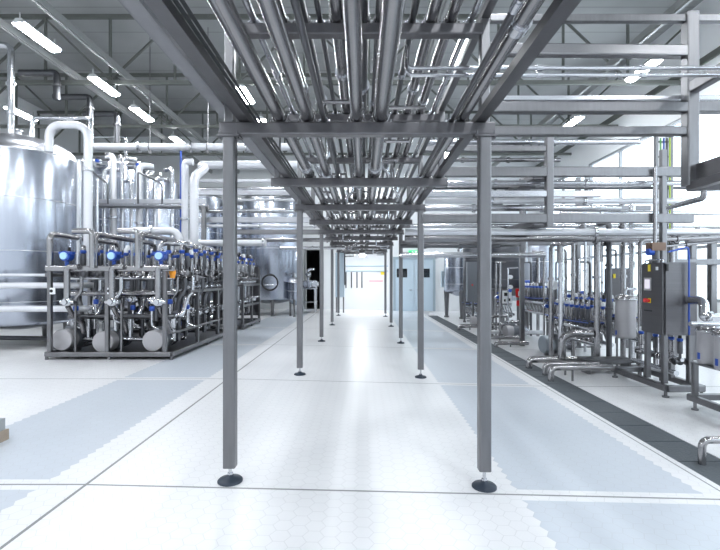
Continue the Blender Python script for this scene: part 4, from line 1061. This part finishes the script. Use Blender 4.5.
# ------------------------------------------------------------------ light, camera, view
wd = bpy.data.worlds.new('overcast_sky'); SC.world = wd; wd.use_nodes = True
bg = wd.node_tree.nodes['Background']; bg.inputs[0].default_value = (.86,.93,1.0,1); bg.inputs[1].default_value = 4.2
cd = bpy.data.cameras.new('camera'); co = bpy.data.objects.new('camera', cd); COL.objects.link(co)
co.location = (0,0,CH); co.rotation_euler = (PI/2,0,0)
cd.sensor_width = 36; cd.lens = 36*F/720; cd.shift_x = -3/720; cd.shift_y = 3/720; cd.clip_end = 200
SC.camera = co
SC.view_settings.view_transform = 'Standard'; SC.view_settings.look = 'None'; SC.view_settings.gamma = 1; SC.view_settings.use_curve_mapping = False
SC.view_settings.exposure = -0.06
cy = SC.cycles
cy.use_denoising = True
cy.max_bounces = 8; cy.diffuse_bounces = 4; cy.glossy_bounces = 4; cy.transparent_max_bounces = 8
cy.sample_clamp_indirect = 6.0; cy.caustics_reflective = False

for i in range(12):
    Y = 12.4 + i*.72; sgn = -1 if i % 2 else 1; z = 2.62 - .02*(i % 3); xq = (-.55,.1,.4,-.2,.6,-.4)[i % 6]
    pipe([(xq,Y,2.86),(xq,Y,z),(xq+sgn*.38,Y,z),(xq+sgn*.38,Y+.4,z)], .022, 'short bent pipe slung under the far lower tier, %s in line from the camera' % ORD[i], ('bright','pipe')[i % 2], 'bent pipes slung under the far lower tier', fit=((1,.5),), n=8)

# more of the thicket at the right
for i, (px_, yt, Y, r, m) in enumerate(((544,252,10.6,.025,'pipe'),(556,262,10.9,.02,'dpipe'),(566,250,11.4,.03,'pipe'),(579,258,11.0,.022,'bright'),(590,262,11.3,.03,'dpipe'),(602,256,11.2,.022,'pipe'),(616,250,11.5,.025,'dpipe'),(508,268,12.6,.02,'bright'),(531,262,13.0,.03,'dpipe'),(496,262,13.1,.03,'pipe'))):
    t_ = W(px_,yt,Y); sg = 1 if i % 2 else -1
    o = pipe([t_+Vector((.28*sg,0,.0)), t_, (t_.x,Y,zr)], r, 'thin riser with a blue-capped valve, %s from the left among the right machines' % ORD[i] if i < 7 else 'thin riser with a blue-capped valve beside the dark vessel, %s' % ('on its near side','on its right side','on its left side')[i-7], m, 'thin risers among the right machines', n=10, fit=((1,.3),))
    zc = .95 + .1*(i % 4)
    build(MB().ball((t_.x,Y,zc),r*2.2,12).cyl((t_.x,Y,zc),(t_.x,Y-.14,zc),r*1.1,n=10), 'riser_valve', M['bright'], o)
    build(MB().cyl((t_.x,Y-.14,zc),(t_.x,Y-.2,zc),.045,n=14), 'blue_cap', M['blue'], o, 'blue cap')
for i, (xa, xb, y0_, Y) in enumerate(((492,512,318,12.9),(500,524,324,12.7),(486,506,326,12.3))):
    z0_ = wz(y0_,Y); A_, B_ = W(xa,y0_,Y), W(xb,y0_,Y)
    pipe([(A_.x,Y,zr),(A_.x,Y,z0_+.05),(B_.x,Y,z0_+.05),(B_.x,Y+.4,z0_+.05),(B_.x,Y+.4,zr)], .045, 'low looped pipe on the floor before the dark vessel, %s from the back' % ORD[i], 'pipe', 'low looped pipes before the dark vessel', n=10, fit=((1,.5),))
pipe([(-9.2,10.2,.05),(-9.2,10.2,.26),(-7.2,10.0,.26),(-6.7,9.8,.26),(-6.7,9.8,.05)], .05, 'dark drain pipe running low beneath the big tank', 'dpipe', n=10)
mt = W(553,285,9.6)
m_ = thing('flow_meter', 'white round meter with blue cap on a post before the bright tank', 'meter', (mt.x,9.6,zr))
build(MB().cyl((mt.x,9.6,zr),(mt.x,9.6,mt.z-.08),.025,n=10), 'post', M['frame'], m_)
build(MB().cyl((mt.x,9.55,mt.z),(mt.x,9.67,mt.z),.1,n=22), 'meter_body', M['white'], m_)
build(MB().cyl((mt.x+.08,9.6,mt.z),(mt.x+.17,9.6,mt.z),.06,n=16), 'blue_cap', M['blue'], m_, 'blue cap')
